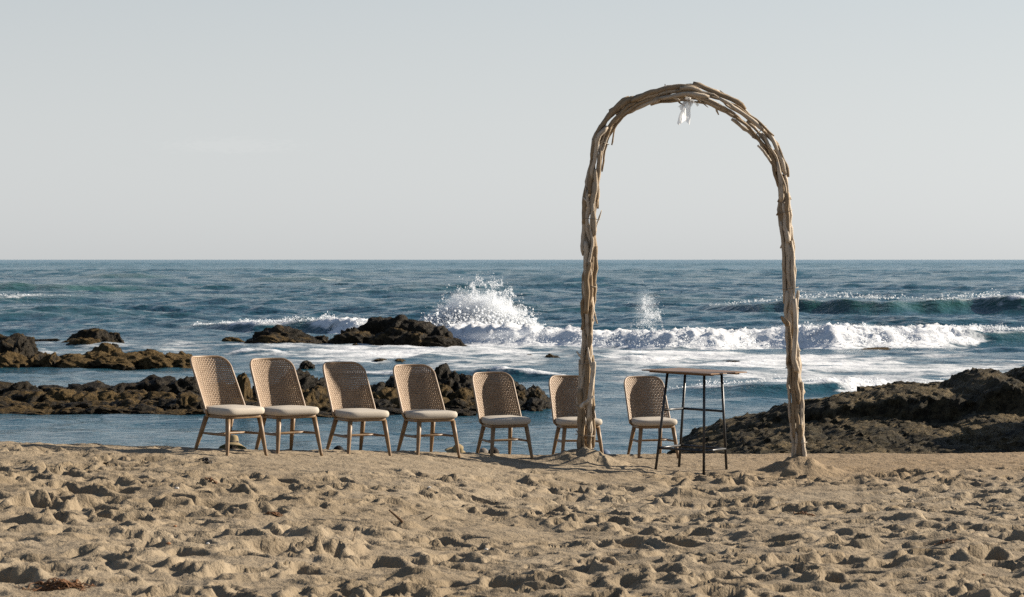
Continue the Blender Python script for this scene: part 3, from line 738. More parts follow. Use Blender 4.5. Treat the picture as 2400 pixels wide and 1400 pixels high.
# ------------------------------------------------------------------ driftwood arch
def mat_drift():
    t = NT('driftwood'); u = t.attr('along'); v = t.attr('around'); r = t.rnd(); p = t.loc()
    cx = t.n('CombineXYZ'); t.l(t.math('MULTIPLY', u, 7.0), cx.inputs[0]); t.l(t.math('MULTIPLY', v, 60.0), cx.inputs[1]); t.l(t.math('MULTIPLY', r, 40), cx.inputs[2])
    g = t.noise(cx.outputs[0], 1.0, 5, 0.65); big = t.noise(p, 5, 4, 0.6); sp = t.noise(p, 28, 4, .7)
    r = t.ramp(r, .15, .85)
    c = t.mix(r, (0.32, 0.235, 0.145), (0.57, 0.49, 0.39))
    c = t.mix(t.ramp(g, .35, .70), t.mix(r, (0.17, 0.12, 0.072), (0.33, 0.27, 0.205)), c)
    c = t.mix(t.math('MULTIPLY', t.ramp(big, .55, .75), .65), c, (0.16, 0.115, 0.072))
    c = t.mix(t.math('MULTIPLY', t.ramp(sp, .60, .72), .7), c, (0.07, 0.05, 0.032))
    n = t.bump(g, 0.7, 0.008); n = t.bump(sp, 0.5, 0.005, n)
    return t.fin(c, 0.85, n, 0.25)
M_drift = mat_drift()
AY = 25.1
CL = [(1370, 1098), (1371, 1040), (1373, 960), (1375, 880), (1377, 800), (1379, 720), (1382, 650), (1384, 590), (1384, 540), (1387, 480), (1392, 420), (1401, 355), (1414, 312), (1440, 275), (1478, 246), (1525, 226), (1575, 215), (1625, 214),
      (1675, 230), (1722, 258), (1762, 290), (1795, 326), (1820, 372), (1834, 418), (1839, 470), (1843, 530), (1848, 590), (1852, 650), (1851, 710), (1854, 780), (1859, 850), (1866, 930), (1871, 1010), (1875, 1098)]
WD = [46, 46, 44, 42, 36, 34, 38, 40, 44, 36, 36, 40, 40, 40, 38, 36, 42, 44, 46, 50, 42, 42, 40, 36, 32, 34, 34, 38, 40, 38, 36, 36, 38, 36]
s0 = F / AY
CLW = np.array([((x - 1200) / s0, EYE - (y - HY) / s0) for x, y in CL])
seg = np.concatenate([[0], np.cumsum(np.linalg.norm(np.diff(CLW, axis=0), axis=1))]); LEN = seg[-1]
dense = np.linspace(0, LEN, 700)
cx_ = np.interp(dense, seg, CLW[:, 0]); cz_ = np.interp(dense, seg, CLW[:, 1]); wd_ = np.interp(dense, seg, np.array(WD) / s0)
ker = np.hanning(25); ker /= ker.sum()
def smooth(a): return np.convolve(np.pad(a, 12, 'edge'), ker, 'valid')
cx_, cz_ = smooth(cx_), smooth(cz_)
tx_, tz_ = np.gradient(cx_), np.gradient(cz_); tl = np.hypot(tx_, tz_); tx_ /= tl; tz_ /= tl

arch = empty('driftwood_arch', (float(cx_[350]), AY, 1.1))
tag(arch, 'tall round arch of bundled driftwood branches standing on the sand', 'arch')
ra = np.random.default_rng(77)
def branch(sA, L, offN, offY, driftN, driftY, r0, r1, wob, stub=None, follow=1.0):
    m = max(9, int(L / 0.05)); t = np.linspace(0, 1, m); s = np.clip(sA + t * L, 0, LEN)
    i = s / LEN * 699
    cx = np.interp(i, np.arange(700), cx_); cz = np.interp(i, np.arange(700), cz_)
    # wood does not bend like the line: blend the curve with its chord
    cx = cx * follow + (cx[0] + (cx[-1] - cx[0]) * t) * (1 - follow); cz = cz * follow + (cz[0] + (cz[-1] - cz[0]) * t) * (1 - follow)
    nx = -np.interp(i, np.arange(700), tz_); nz = np.interp(i, np.arange(700), tx_)
    sd = ra.uniform(0, 100)
    on = offN + driftN * (t - .5) + wob * fbm2(t * 2.6 * L / .6 + sd, t * 0, 2, 5); oy = offY + driftY * (t - .5) + wob * fbm2(t * 2.6 * L / .6 + sd, t * 0 + 9, 2, 6)
    P = np.stack([cx + nx * on, AY + oy, cz + nz * on], 1)
    rad = (r0 + (r1 - r0) * t) * (1 + 0.10 * pn2(t * 9 * L + sd, t * 0, 8))
    for kq in range(ra.integers(0, 3)):
        kt = ra.uniform(.1, .9); rad *= 1 + ra.uniform(.15, .4) * np.exp(-((t - kt) * L / .022) ** 2)
    rad[0] *= .72; rad[-1] *= .6
    V, Fq = tube(P, rad, 9, True, ra.uniform(.75, 1.1))
    n9 = 9
    # knobbly cross-section
    ang = np.tile(np.arange(n9), m); 
    V = V.copy(); cen = np.repeat(P, n9, 0); jit = 1 + 0.22 * pn2(np.repeat(t * L * 7, n9) + sd, ang * 1.7, 12)
    V[:m * n9] = cen + (V[:m * n9] - cen) * jit[:, None]
    al = np.concatenate([np.repeat(t * L, n9), [0, L]]) + sd; ar = np.concatenate([np.tile(np.abs(np.arange(n9) / n9 - .5), m), [0, 0]])
    if stub is not None:
        k = int(stub * (m - 1)); d = P[min(k + 1, m - 1)] - P[k]; d /= np.linalg.norm(d) + 1e-9
        side = np.array([nx[k], 0, nz[k]]) * (1 if offN > 0 else -1)
        ll = ra.uniform(.03, .07); q = np.array([P[k], P[k] + (d * .5 + side * .8) * ll * .5, P[k] + (d * .9 + side * .9) * ll])
        V2, F2 = tube(q, [rad[k] * .75, rad[k] * .6, rad[k] * .35], 8)
        V, Fq = join_parts([(V, Fq), (V2, F2)]); al = np.concatenate([al, np.zeros(len(V2)) + sd]); ar = np.concatenate([ar, np.zeros(len(V2))])
    me = np_mesh('branch', V - np.array(arch.location), Fq, True, {'along': al, 'around': ar})
    obj('branch', me, M_drift, arch)
def width_at(s): return float(np.interp(s, dense, wd_))
LANES = 9
for k in range(LANES):
    th0 = 2 * math.pi * k / LANES
    s = -ra.uniform(0, .5)
    while s < LEN - .12:
        curved = 3.2 < s < LEN - 3.0
        L = ra.uniform(.30, .75) if curved else ra.uniform(.38, 1.0)
        a = max(s, 0.0); b = min(s + L, LEN)
        if b - a > .15:
            w = width_at((a + b) / 2); th = th0 + ra.normal(0, .25)
            R = w / 2 - ra.uniform(.022, .036); R *= ra.uniform(.45, 1.25)
            rr0 = ra.uniform(.014, .031) if curved else ra.uniform(.017, .036)
            if ra.random() < .5: rA, rB = rr0, rr0 * ra.uniform(.5, .85)
            else: rA, rB = rr0 * ra.uniform(.5, .85), rr0
            branch(a, b - a, R * math.cos(th), R * math.sin(th), ra.normal(0, .03), ra.normal(0, .03), rA, rB, ra.uniform(.010, .030),
                   ra.uniform(.2, .95) if ra.random() < .13 else None, ra.uniform(.72, .97) if curved else 1.0)
        s += L * ra.uniform(.82, 1.02)
for q in range(6):      # thin loose twigs poking out
    a = ra.uniform(.3, LEN - .6); w = width_at(a); sg = ra.choice([-1, 1])
    branch(a, ra.uniform(.16, .38), sg * w * .42, ra.normal(-.03, .04), sg * ra.uniform(.02, .09) * ra.choice([-1, 1]), ra.normal(0, .04), ra.uniform(.007, .013), ra.uniform(.004, .009), .012, None, .8)
# the forked branch and the slanting stick low on the left post
def free_branch(pts, radii):
    P = np.array([at(x, y, D) for x, y, D in pts]); m = 14
    tt = np.linspace(0, 1, len(P)); t2 = np.linspace(0, 1, m); Q = np.stack([np.interp(t2, tt, P[:, i]) for i in range(3)], 1)
    Q += 0.006 * np.stack([fbm2(t2 * 6, t2 * 0 + i, 2, 81) for i in range(3)], 1)
    V, Fq = tube(Q, np.interp(t2, tt, radii), 9)
    obj('branch', np_mesh('branch', V - np.array(arch.location), Fq, True, {'along': V[:, 2] * 1.0, 'around': V[:, 0]}), M_drift, arch)
free_branch([(1360, 955, 24.98), (1378, 940, 24.95), (1391, 928, 24.96)], [.024, .02, .014])
free_branch([(1380, 985, 24.98), (1384, 920, 24.96), (1391, 875, 24.96), (1393, 848, 24.96)], [.026, .026, .024, .016])
free_branch([(1391, 872, 24.97), (1382, 842, 24.96), (1377, 815, 24.98)], [.022, .014, .010])
free_branch([(1373, 735, 24.97), (1377, 690, 24.95), (1374, 650, 24.96), (1384, 615, 24.97)], [.024, .028, .028, .022])
free_branch([(1846, 760, 24.97), (1838, 752, 24.93), (1831, 742, 24.9)], [.028, .024, .012])
free_branch([(1868, 870, 24.97), (1860, 840, 24.94), (1866, 780, 24.94), (1862, 700, 24.96)], [.030, .027, .026, .022])
free_branch([(1776, 341, 25.0), (1790, 355, 24.98), (1806, 378, 25.0)], [.011, .014, .014])
def mat_plain(name, col, rough, spec=.4, nscale=None, metal=0.0):
    t = NT(name)
    if nscale:
        n = t.noise(t.loc(), nscale, 4, .6); c = t.mix(t.ramp(n, .3, .7), tuple(x * .75 for x in col), col); t.b.inputs['Metallic'].default_value = metal
        return t.fin(c, rough, t.bump(n, .3, .003), spec)
    t.b.inputs['Metallic'].default_value = metal
    return t.fin(col, rough, None, spec)
M_wire = mat_plain('tie_wire', (0.22, 0.19, 0.15), .45, .5, 60, .6)
for s in (.35, 1.1, 1.9, 2.6, 3.4, 4.3, 5.4, 6.3, 7.1, 7.9, 8.7):
    i = int(s / LEN * 699); w = width_at(s) * .5 + .004
    a = np.linspace(0, 2 * math.pi, 26); nx, nz = -tz_[i], tx_[i]; til = ra.normal(0, .15)
    P = np.stack([cx_[i] + nx * w * np.cos(a) + tx_[i] * til * w * np.cos(a), AY + w * .95 * np.sin(a), cz_[i] + nz * w * np.cos(a) + tz_[i] * til * w * np.cos(a)], 1)
    V, Fq = tube(P, .003, 6, False)
    obj('wire_tie', np_mesh('wire_tie', V - np.array(arch.location), Fq), M_wire, arch)

# white tulle hanging from the arch
def tulle():
    hang = at(1612, 232, AY)
    root = empty('tulle_scrap', hang); tag(root, 'scrap of sheer white tulle hanging from the top of the arch', 'fabric')
    t = NT('white_tulle'); t.fin((.80, .80, .80), .7, None, .2)
    tr = t.n('BsdfTranslucent'); tr.inputs[0].default_value = (.85, .85, .85, 1); tp = t.n('BsdfTransparent')
    m1 = t.n('MixShader'); m1.inputs[0].default_value = .5; t.l(t.b.outputs[0], m1.inputs[1]); t.l(tr.outputs[0], m1.inputs[2])
    m2 = t.n('MixShader'); m2.inputs[0].default_value = .28; t.l(m1.outputs[0], m2.inputs[1]); t.l(tp.outputs[0], m2.inputs[2]); t.l(m2.outputs[0], t.out.inputs[0])
    def sheet(name, top, tip, w0, w1, seed, folds):
        nu, nv = 34, 40; u, v = np.meshgrid(np.linspace(-1, 1, nu), np.linspace(0, 1, nv))
        w = w0 + (w1 - w0) * v ** .8
        x = top[0] + (tip[0] - top[0]) * v + u * w * (1 + .15 * pn2(v * 3 + seed, u * 2, 90))
        z = top[1] + (tip[1] - top[1]) * v + .02 * np.sin(u * 4 + seed) * v
        y = .035 * np.sin(u * folds + seed + v * 2.2) * (.35 + v) + .02 * fbm2(u * 3 + seed, v * 3, 2, 91)
        return obj(name, np_mesh(name, np.stack([x, y, z], -1).reshape(-1, 3), grid_faces(nv, nu)), t.m, root)
    sheet('tail', (.0, .02), (-.045, -.25), .03, .068, 1.0, 3.2)
    sheet('bow_loop', (.01, .0), (.075, -.06), .028, .045, 2.4, 3)
    sheet('bow_loop', (-.01, -.02), (-.075, -.10), .018, .03, 4.4, 3)
    k = obj('knot', np_mesh('knot', IV4 * np.array([.03, .03, .026]) * (1 + .2 * pn3(IV4 * 3, 3))[:, None], IF4), t.m, root)
tulle()

# ------------------------------------------------------------------ chairs
def mat_wood(name, a, b, sc=(30, 30, 3)):
    t = NT(name); p = t.loc(); g = t.noise(t.scale_vec(p, sc), 3.0, 5, .6, .3); n2 = t.noise(p, 9, 3)
    c = t.mix(t.ramp(g, .3, .7), a, b); c = t.mix(t.math('MULTIPLY', t.ramp(n2, .45, .7), .35), c, tuple(x * .6 for x in a))
    return t.fin(c, .5, t.bump(g, .25, .002), .4)
M_leg = mat_wood('oak', (0.15, 0.088, 0.040), (0.215, 0.135, 0.066))
def mat_rattan():
    t = NT('rattan'); p = t.loc(); n = t.noise(p, 90, 3, .7); n2 = t.noise(p, 14, 4)
    c = t.mix(t.ramp(n, .3, .7), (0.185, 0.118, 0.066), (0.335, 0.235, 0.148)); c = t.mix(t.math('MULTIPLY', t.ramp(n2, .4, .7), .35), c, (0.15, 0.09, 0.046))
    return t.fin(c, .5, None, .45)
M_rat = mat_rattan()
def mat_linen():
    t = NT('linen'); p = t.loc(); n = t.noise(p, 240, 3, .7); n2 = t.noise(p, 7, 3)
    c = t.mix(t.ramp(n, .3, .7), (0.335, 0.293, 0.24), (0.455, 0.408, 0.345)); c = t.mix(t.math('MULTIPLY', n2, .25), c, (0.28, 0.247, 0.205))
    return t.fin(c, .95, t.bump(n, .4, .002), .15)
M_lin = mat_linen()
ZB, ZT, RC, HW0, HW1 = .345, .862, .085, .236, .224
def hwid(z):
    w = HW0 + (HW1 - HW0) * (z - ZB) / (ZT - ZB)
    d = np.clip(z - (ZT - RC), 0, RC)
    w = w - RC + np.sqrt(np.maximum(RC * RC - d * d, 0))
    rb = .05; e = np.clip(ZB + rb - z, 0, rb)
    return w - rb + np.sqrt(np.maximum(rb * rb - e * e, 0))
def ztop(x):
    ax = np.abs(x); f = HW1 - RC
    return np.where(ax > f, ZT - RC + np.sqrt(np.maximum(RC * RC - np.clip(ax - f, 0, RC) ** 2, 0)), ZT)
def shell(x, z, off=0.0):
    v = (z - ZB) / (ZT - ZB)
    y = .165 + .235 * np.clip(v, 0, 1) ** 1.05 - (.135 - .03 * v) * (np.abs(x) / .236) ** 2.1
    return np.stack([x, y + off, z], -1)
def make_chair():
    root = empty('rattan_chair')
    st = []
    def strand(P, nrm_axis, w, th, u):
        # flat cane: rectangular section, woven over and under
        m = len(P); T = np.gradient(P, axis=0); T /= np.linalg.norm(T, axis=1)[:, None]
        Yv = np.array([0, 1.0, 0]); S = np.cross(T, Yv); S /= np.linalg.norm(S, axis=1)[:, None]; N = np.cross(S, T)
        V = np.stack([P + S * w + N * th * .2, P + N * th, P - S * w + N * th * .2, P - N * th], 1).reshape(-1, 3)
        Fs = [(i * 4 + j, i * 4 + (j + 1) % 4, (i + 1) * 4 + (j + 1) % 4, (i + 1) * 4 + j) for i in range(m - 1) for j in range(4)]
        return V, np.array(Fs, np.int32)
    px, pz = .0154, .0170
    xs = np.arange(-14, 15) * px; zs = np.arange(ZB + .01, ZT - .004, pz)
    rx = np.random.default_rng(4)
    for i, x in enumerate(xs):
        zt_ = float(ztop(np.array(x))); n = int((zt_ - ZB) / (pz / 2))
        z = np.linspace(ZB + .004, zt_ - .003, n)
        off = .0032 * np.cos(math.pi * (z - zs[0]) / pz + math.pi * i)
        xx = x * (hwid(np.minimum(z, ZT - RC)) / HW0) + rx.normal(0, .0006, n)
        ok = np.abs(xx) < hwid(z)
        if ok.sum() > 3: st.append(strand(shell(xx[ok], z[ok], off[ok]), 1, .0070, .0024, 0))
    for j, z in enumerate(zs):
        w = float(hwid(np.array(z))); n = int(2 * w / (px / 2)); x = np.linspace(-w, w, n)
        off = -.0032 * np.cos(math.pi * x / px + math.pi * j)
        st.append(strand(shell(x, np.full(n, z) + rx.normal(0, .0006, n), off), 1, .0064, .0022, 0))
    V, Fq = join_parts(st)
    tag(obj('woven_back', np_mesh('woven_back', V, Fq), M_rat, root), kind='stuff')
    # rim around the back
    zl = np.linspace(ZB, ZT - RC, 14); aa = np.linspace(0, math.pi / 2, 9)[1:]
    right = [(float(hwid(np.array(z))), z) for z in zl] + [(HW1 - RC + RC * math.cos(a), ZT - RC + RC * math.sin(a)) for a in aa]
    topl = [(x, ZT) for x in np.linspace(HW1 - RC, -(HW1 - RC), 12)[1:-1]]
    left = [(-x, z) for x, z in right[::-1]]
    bot = [(x, ZB) for x in np.linspace(-HW0 + .07, HW0 - .07, 10)]
    pth = np.array(right + topl + left + bot + [right[0]])
    P = shell(pth[:, 0], pth[:, 1])
    V, Fq = tube(P, .0105, 8, False)
    # cane wrapping: little ripples along the rim
    obj('back_rim', np_mesh('back_rim', V, Fq), M_rat, root)
    # seat cushion
    def slab(z0, z1, infl, wf, wr, yf, yr, n=40, rows=9, crown=0.0, rad=.09):
        # rounded trapezium outline
        pts = []
        a = np.linspace(0, 2 * math.pi, n, endpoint=False)
        ex = 5.0
        cxs = np.sign(np.cos(a)) * np.abs(np.cos(a)) ** (2 / ex); sys_ = np.sign(np.sin(a)) * np.abs(np.sin(a)) ** (2 / ex)
        yy = (yf + yr) / 2 + sys_ * (yr - yf) / 2; f = (yy - yf) / (yr - yf); hw = (wf + (wr - wf) * f) / 2
        base = np.stack([cxs * hw, yy], 1); cen = np.array([0, (yf + yr) / 2])
        Vs = []
        for r in range(rows):
            t = r / (rows - 1); ph = (t - .5) * math.pi
            k = 1 - infl * (1 - math.cos(ph)) ; z = z0 + (z1 - z0) * (.5 + .5 * math.sin(ph))
            q = cen + (base - cen) * k
            Vs.append(np.column_stack([q, np.full(n, z)]))
        for k, dz in ((.72, .55), (.4, .85), (.12, 1.0)):
            q = cen + (base - cen) * k * (1 - infl); Vs.append(np.column_stack([q, np.full(n, z1 + crown * dz)]))
        V = np.vstack(Vs); m = len(Vs)
        Fs = [(i * n + j, i * n + (j + 1) % n, (i + 1) * n + (j + 1) % n, (i + 1) * n + j) for i in range(m - 1) for j in range(n)]
        c0 = len(V); V = np.vstack([V, [[0, cen[1], z1 + crown]], [[0, cen[1], z0]]])
        for j in range(0, n, 2):
            Fs.append((c0, (m - 1) * n + j, (m - 1) * n + (j + 1) % n, (m - 1) * n + (j + 2) % n)); Fs.append((c0 + 1, (j + 2) % n, (j + 1) % n, j))
        return V, np.array(Fs, np.int32)
    V, Fq = slab(.361, .426, .085, .50, .40, -.262, .185, 48, 9, .016)
    obj('seat_cushion', np_mesh('seat_cushion', V, Fq), M_lin, root)
    V, Fq = slab(.330, .3605, .02, .455, .37, -.232, .17, 40, 5, 0)
    obj('seat_frame', np_mesh('seat_frame', V, Fq), M_leg, root)
    tops = {(-1, -1): (-.185, -.195), (1, -1): (.185, -.195), (-1, 1): (-.150, .145), (1, 1): (.150, .145)}
    feet = {(-1, -1): (-.228, -.243), (1, -1): (.228, -.243), (-1, 1): (-.188, .262), (1, 1): (.188, .262)}
    def pt(k, z):
        f = z / .335; a, b = feet[k], tops[k]; return (a[0] + (b[0] - a[0]) * f, a[1] + (b[1] - a[1]) * f, z)
    for k in tops:
        P = [pt(k, z) for z in (-.03, .0, .1, .2, .335)]
        V, Fq = tube(P, [.0135, .0145, .0185, .0215, .0235], 12); obj('leg', np_mesh('leg', V, Fq), M_leg, root)
    mids = []
    for sx in (-1, 1):
        a, b = pt((sx, -1), .185), pt((sx, 1), .185); V, Fq = tube(np.linspace(a, b, 6), [.009, .011, .0125, .0125, .011, .009], 10)
        obj('side_stretcher', np_mesh('side_stretcher', V, Fq), M_leg, root); mids.append(np.array(a) * .5 + np.array(b) * .5)
    V, Fq = tube(np.linspace(mids[0], mids[1], 6), [.009, .011, .0125, .0125, .011, .009], 10); obj('cross_stretcher', np_mesh('cross_stretcher', V, Fq), M_leg, root)
    return root
CH = [(537, 1062, 21.9, 47, 'leftmost rattan chair, turned most to the right, reef behind it'),
      (672, 1064, 22.45, 34, 'second rattan chair from the left, overlapping the leftmost chair'),
      (836, 1066, 23.1, 33, 'third rattan chair from the left, a dark haired bather beyond its legs'),
      (1000, 1068, 23.75, 30, 'fourth rattan chair from the left, middle of the row of seven'),
      (1178, 1070, 25.05, 23, 'fifth rattan chair from the left, last one clear of the arch'),
      (1350, 1072, 25.9, 15, 'rattan chair half hidden behind the left post of the arch'),
      (1527, 1072, 26.6, 15, 'rightmost rattan chair, inside the arch beside the high table')]
proto = make_chair()
for i, (px, py, D, yaw, lab) in enumerate(CH):
    o = proto if i == 0 else copy_tree(proto)
    p = at(px, py, D)
    o.location = (p.x, p.y, p.z); o.rotation_euler = (math.radians((.6, -.5, .4, -.3, .7, -.6, .3)[i]), math.radians((.5, -.4, .6, .2, -.5, .4, -.3)[i]), math.radians(yaw))
    tag(o, lab, 'chair', 'row of rattan chairs on the sand')
    # stand it on the sand: legs reach a little below the mean surface
    R = Matrix.Rotation(math.radians(yaw), 3, 'Z')
    zs_ = []
    for fx, fy in ((-.228, -.243), (.228, -.243), (-.188, .262), (.188, .262)):
        q = R @ Vector((fx, fy, 0)); zs_.append(ground(p.x + q.x, p.y + q.y))
    zs_.sort(); o.location.z = (zs_[1] + zs_[2]) / 2 - .004
    zf = (zs_[0])

# ------------------------------------------------------------------ high table
def high_table():
    D = 25.0; c = at(1620, 1107, D); yaw = math.radians(60)
    g = ground(c.x, c.y)
    root = empty('high_table', (c.x, c.y, g - .01), yaw); root.rotation_euler = (Matrix.Rotation(math.radians(2.0), 3, 'Y') @ Matrix.Rotation(yaw, 3, 'Z')).to_euler()
    tag(root, 'tall table with thin wooden top and slanted black metal legs', 'table')
    mm = mat_plain('black_steel', (0.012, 0.012, 0.013), .42, .5, 40)
    mw = mat_wood('table_plank', (0.12, 0.064, 0.030), (0.185, 0.107, 0.052), (4, 40, 40))
    HT = 1.035; f, tp = .275, .208
    def bar(a, b, r):
        a, b = np.array(a, float), np.array(b, float); return tube([a, a * .5 + b * .5, b], r, 8, True)
    def pt(sx, sy, z):
        k = z / HT; h = f + (tp - f) * k; return (sx * h, sy * h, z)
    C4 = [(-1, -1), (1, -1), (1, 1), (-1, 1)]
    for sx, sy in C4:
        V, Fq = bar(pt(sx, sy, -.05), pt(sx, sy, HT), .0145); obj('leg', np_mesh('leg', V, Fq, True), mm, root)
    for z, pairs in ((.245, (0, 1, 2, 3)), (.635, (1, 2)), (HT - .012, (0, 1, 2, 3))):
        for i in pairs:
            a, b = C4[i], C4[(i + 1) % 4]
            V, Fq = bar(pt(*a, z), pt(*b, z), .0125); obj('top_rail' if z > .9 else 'brace', np_mesh('brace', V, Fq, True), mm, root)
    n = 5; w = .155
    for i in range(n):
        x = (i - (n - 1) / 2) * (w + .002)
        V, Fq = box((0, x, HT + .009), (.88, w, .011)); obj('plank', np_mesh('plank', V, Fq, False), mw, root)
    for sx in (-1, 1):
        V, Fq = box((sx * .31, 0, HT - .006), (.07, .70, .018)); obj('batten', np_mesh('batten', V, Fq, False), mw, root)
high_table()

# ------------------------------------------------------------------ bathers beyond the crest
def mat_skin(n, c):
    return mat_plain(n, c, .5, .4, 30)
HAIR_SPEC = .08
M_skin = mat_skin('tanned_skin', (0.36, 0.20, 0.13)); M_skin2 = mat_skin('fair_skin', (0.50, 0.31, 0.22))
M_straw = mat_plain('straw', (0.26, 0.195, 0.105), .85, .1, 120)
def body(mat):
    """continuous seated-in-water figure: pelvis at the origin, head top at about z=0.86"""
    J = [(0, 0, .0, .15, .12), (0, .01, .17, .135, .10), (0, .02, .34, .155, .105), (0, .02, .46, .14, .09), (0, .01, .53, .060, .06), (0, -.005, .60, .055, .058), (0, -.02, .66, .066, .078), (0, -.022, .73, .078, .095), (0, -.018, .80, .070, .085), (0, -.015, .85, .035, .045)]
    E = [(i, i + 1) for i in range(len(J) - 1)]
    def chain(start, pts):
        prev = start
        for q in pts:
            J.append(q); E.append((prev, len(J) - 1)); prev = len(J) - 1
    for s in (-1, 1):
        chain(3, [(s * .16, .02, .44, .058, .058), (s * .23, .0, .30, .045, .045), (s * .25, -.04, .17, .036, .036), (s * .22, -.20, .08, .030, .03), (s * .20, -.28, .07, .036, .016), (s * .195, -.36, .06, .022, .010)])
        chain(0, [(s * .10, -.06, -.02, .085, .085), (s * .14, -.38, .06, .062, .062), (s * .13, -.60, -.14, .048, .048), (s * .12, -.78, -.30, .034, .034), (s * .12, -.90, -.29, .032, .022)])
    me = bpy.data.meshes.new('person'); me.from_pydata([j[:3] for j in J], E, [])
    o = bpy.data.objects.new('person', me); link(o)
    md = o.modifiers.new('skin', 'SKIN'); 
    for i, j in enumerate(J): me.skin_vertices[0].data[i].radius = (j[3], j[4])
    me.skin_vertices[0].data[0].use_root = True
    sb = o.modifiers.new('smooth', 'SUBSURF'); sb.levels = 2; sb.render_levels = 2
    md.use_smooth_shade = True
    me.materials.append(mat)
    return o
def hair_cap(parent, col, long_=False):
    keep = (IV4[:, 2] > -.25) | (IV4[:, 1] > .1)
    V = IV4.copy(); V = V * np.array([.098, .112, .118]) * (1 + .05 * pn3(IV4 * 4, 8) + .02 * pn3(IV4 * 14, 9))[:, None]
    face = (IV4[:, 1] < -.25) & (IV4[:, 2] < .45); V[face] *= .72
    low = (IV4[:, 2] < -.45) & (IV4[:, 1] < .2); V[low] *= .75
    if long_: V[:, 2] = np.where((IV4[:, 2] < -.1) & (IV4[:, 1] > -.1), V[:, 2] * 2.2, V[:, 2])
    V += np.array([0, -.005, .745]); me = np_mesh('hair', V, IF4); obj('hair', me, mat_plain('hair', col, .7, HAIR_SPEC, 60), parent)
def straw_hat(parent, tilt=(0, 0, 0), brim=.21, droop=.07, crown=.15, off=(0, 0, .775)):
    n = 40; prof = [(.001, crown), (.055, crown - .003), (.078, crown - .018), (.088, crown - .06), (.097, .01), (.100, 0.0), (.13, -.006), (.17, -droop * .45), (brim, -droop), (brim - .002, -droop - .006), (.165, -droop * .45 - .008), (.098, -.008)]
    V, Fq = lathe(prof, n); a = np.arctan2(V[:, 1], V[:, 0]); r = np.hypot(V[:, 0], V[:, 1]); V[:, 2] += np.where(r > .11, .018 * np.sin(2 * a + .6) + .012 * np.sin(3 * a), 0) * (r - .1) / .1
    h = obj('straw_hat', np_mesh('straw_hat', V, Fq), M_straw, parent); h.location = off; h.rotation_euler = tilt
    V, Fq = lathe([(.0985, .004), (.0965, .032), (.099, .032), (.1005, .004)], n); b = obj('hat_band', np_mesh('hat_band', V, Fq), mat_plain('hat_ribbon', (.12, .09, .06), .8), h)
def put_person(px, top, D, headtop, yaw, mat, label):
    o = body(mat); p = at(px, top, D); o.location = (p.x, p.y, p.z - headtop); o.rotation_euler = (0, 0, yaw)
    return tag(o, label, 'person', 'bathers in the water beyond the sand')
o = put_person(546, 1019, 40.0, .925, math.radians(60), M_skin, 'person in a wide brimmed straw hat in the water behind the leftmost chair')
hair_cap(o, (.02, .013, .009)); straw_hat(o, (math.radians(-8), math.radians(14), 0), .235, .075, .14)
o = put_person(793, 1044.5, 40.0, .865, math.radians(170), M_skin, 'person in the water, only the dark haired head showing, left of the third chair')
hair_cap(o, (.012, .009, .007))
o = put_person(1070, 1041, 40.3, .90, math.radians(200), M_skin2, 'person in a tipped straw hat in the water behind the fourth chair')
hair_cap(o, (.05, .03, .018)); straw_hat(o, (math.radians(-28), math.radians(-12), 0), .205, .03, .13, (0, .02, .77))
o = put_person(1132, 1050, 40.6, .865, math.radians(150), M_skin2, 'person in the water with greying hair, left of two heads under the fifth chair')
hair_cap(o, (.16, .135, .11))
o = put_person(1157, 1048.5, 40.2, .865, math.radians(185), M_skin, 'person in the water with dark brown hair, right of two heads under the fifth chair')
hair_cap(o, (.03, .02, .014))
o = put_person(1416, 1053, 40.0, .872, math.radians(160), M_skin, 'person in a blue cap in the water just right of the left arch post')
hair_cap(o, (.03, .02, .014))
V = IV4[:, :] * np.array([.104, .118, .10]); V[:, 2] = np.maximum(V[:, 2], -.004) + .0; V = V + np.array([0, -.005, .775])
cap = obj('cap', np_mesh('cap', V, IF4), mat_plain('blue_cloth', (.10, .14, .20), .85, .2, 50), o)
n = 14; u, v = np.meshgrid(np.linspace(-1, 1, n), np.linspace(0, 1, 6)); vis = np.stack([u * .075 * np.sqrt(1 - .35 * v * v), -.10 - v * .085 * np.sqrt(np.maximum(0, 1 - .6 * u * u)), .775 - .012 * v - .012 * u * u], -1).reshape(-1, 3)
vm = np_mesh('visor', np.vstack([vis, vis - [0, 0, .004]]), np.vstack([grid_faces(6, n), grid_faces(6, n, 6 * n)[:, ::-1]])); obj('visor', vm, cap.data.materials[0], cap)

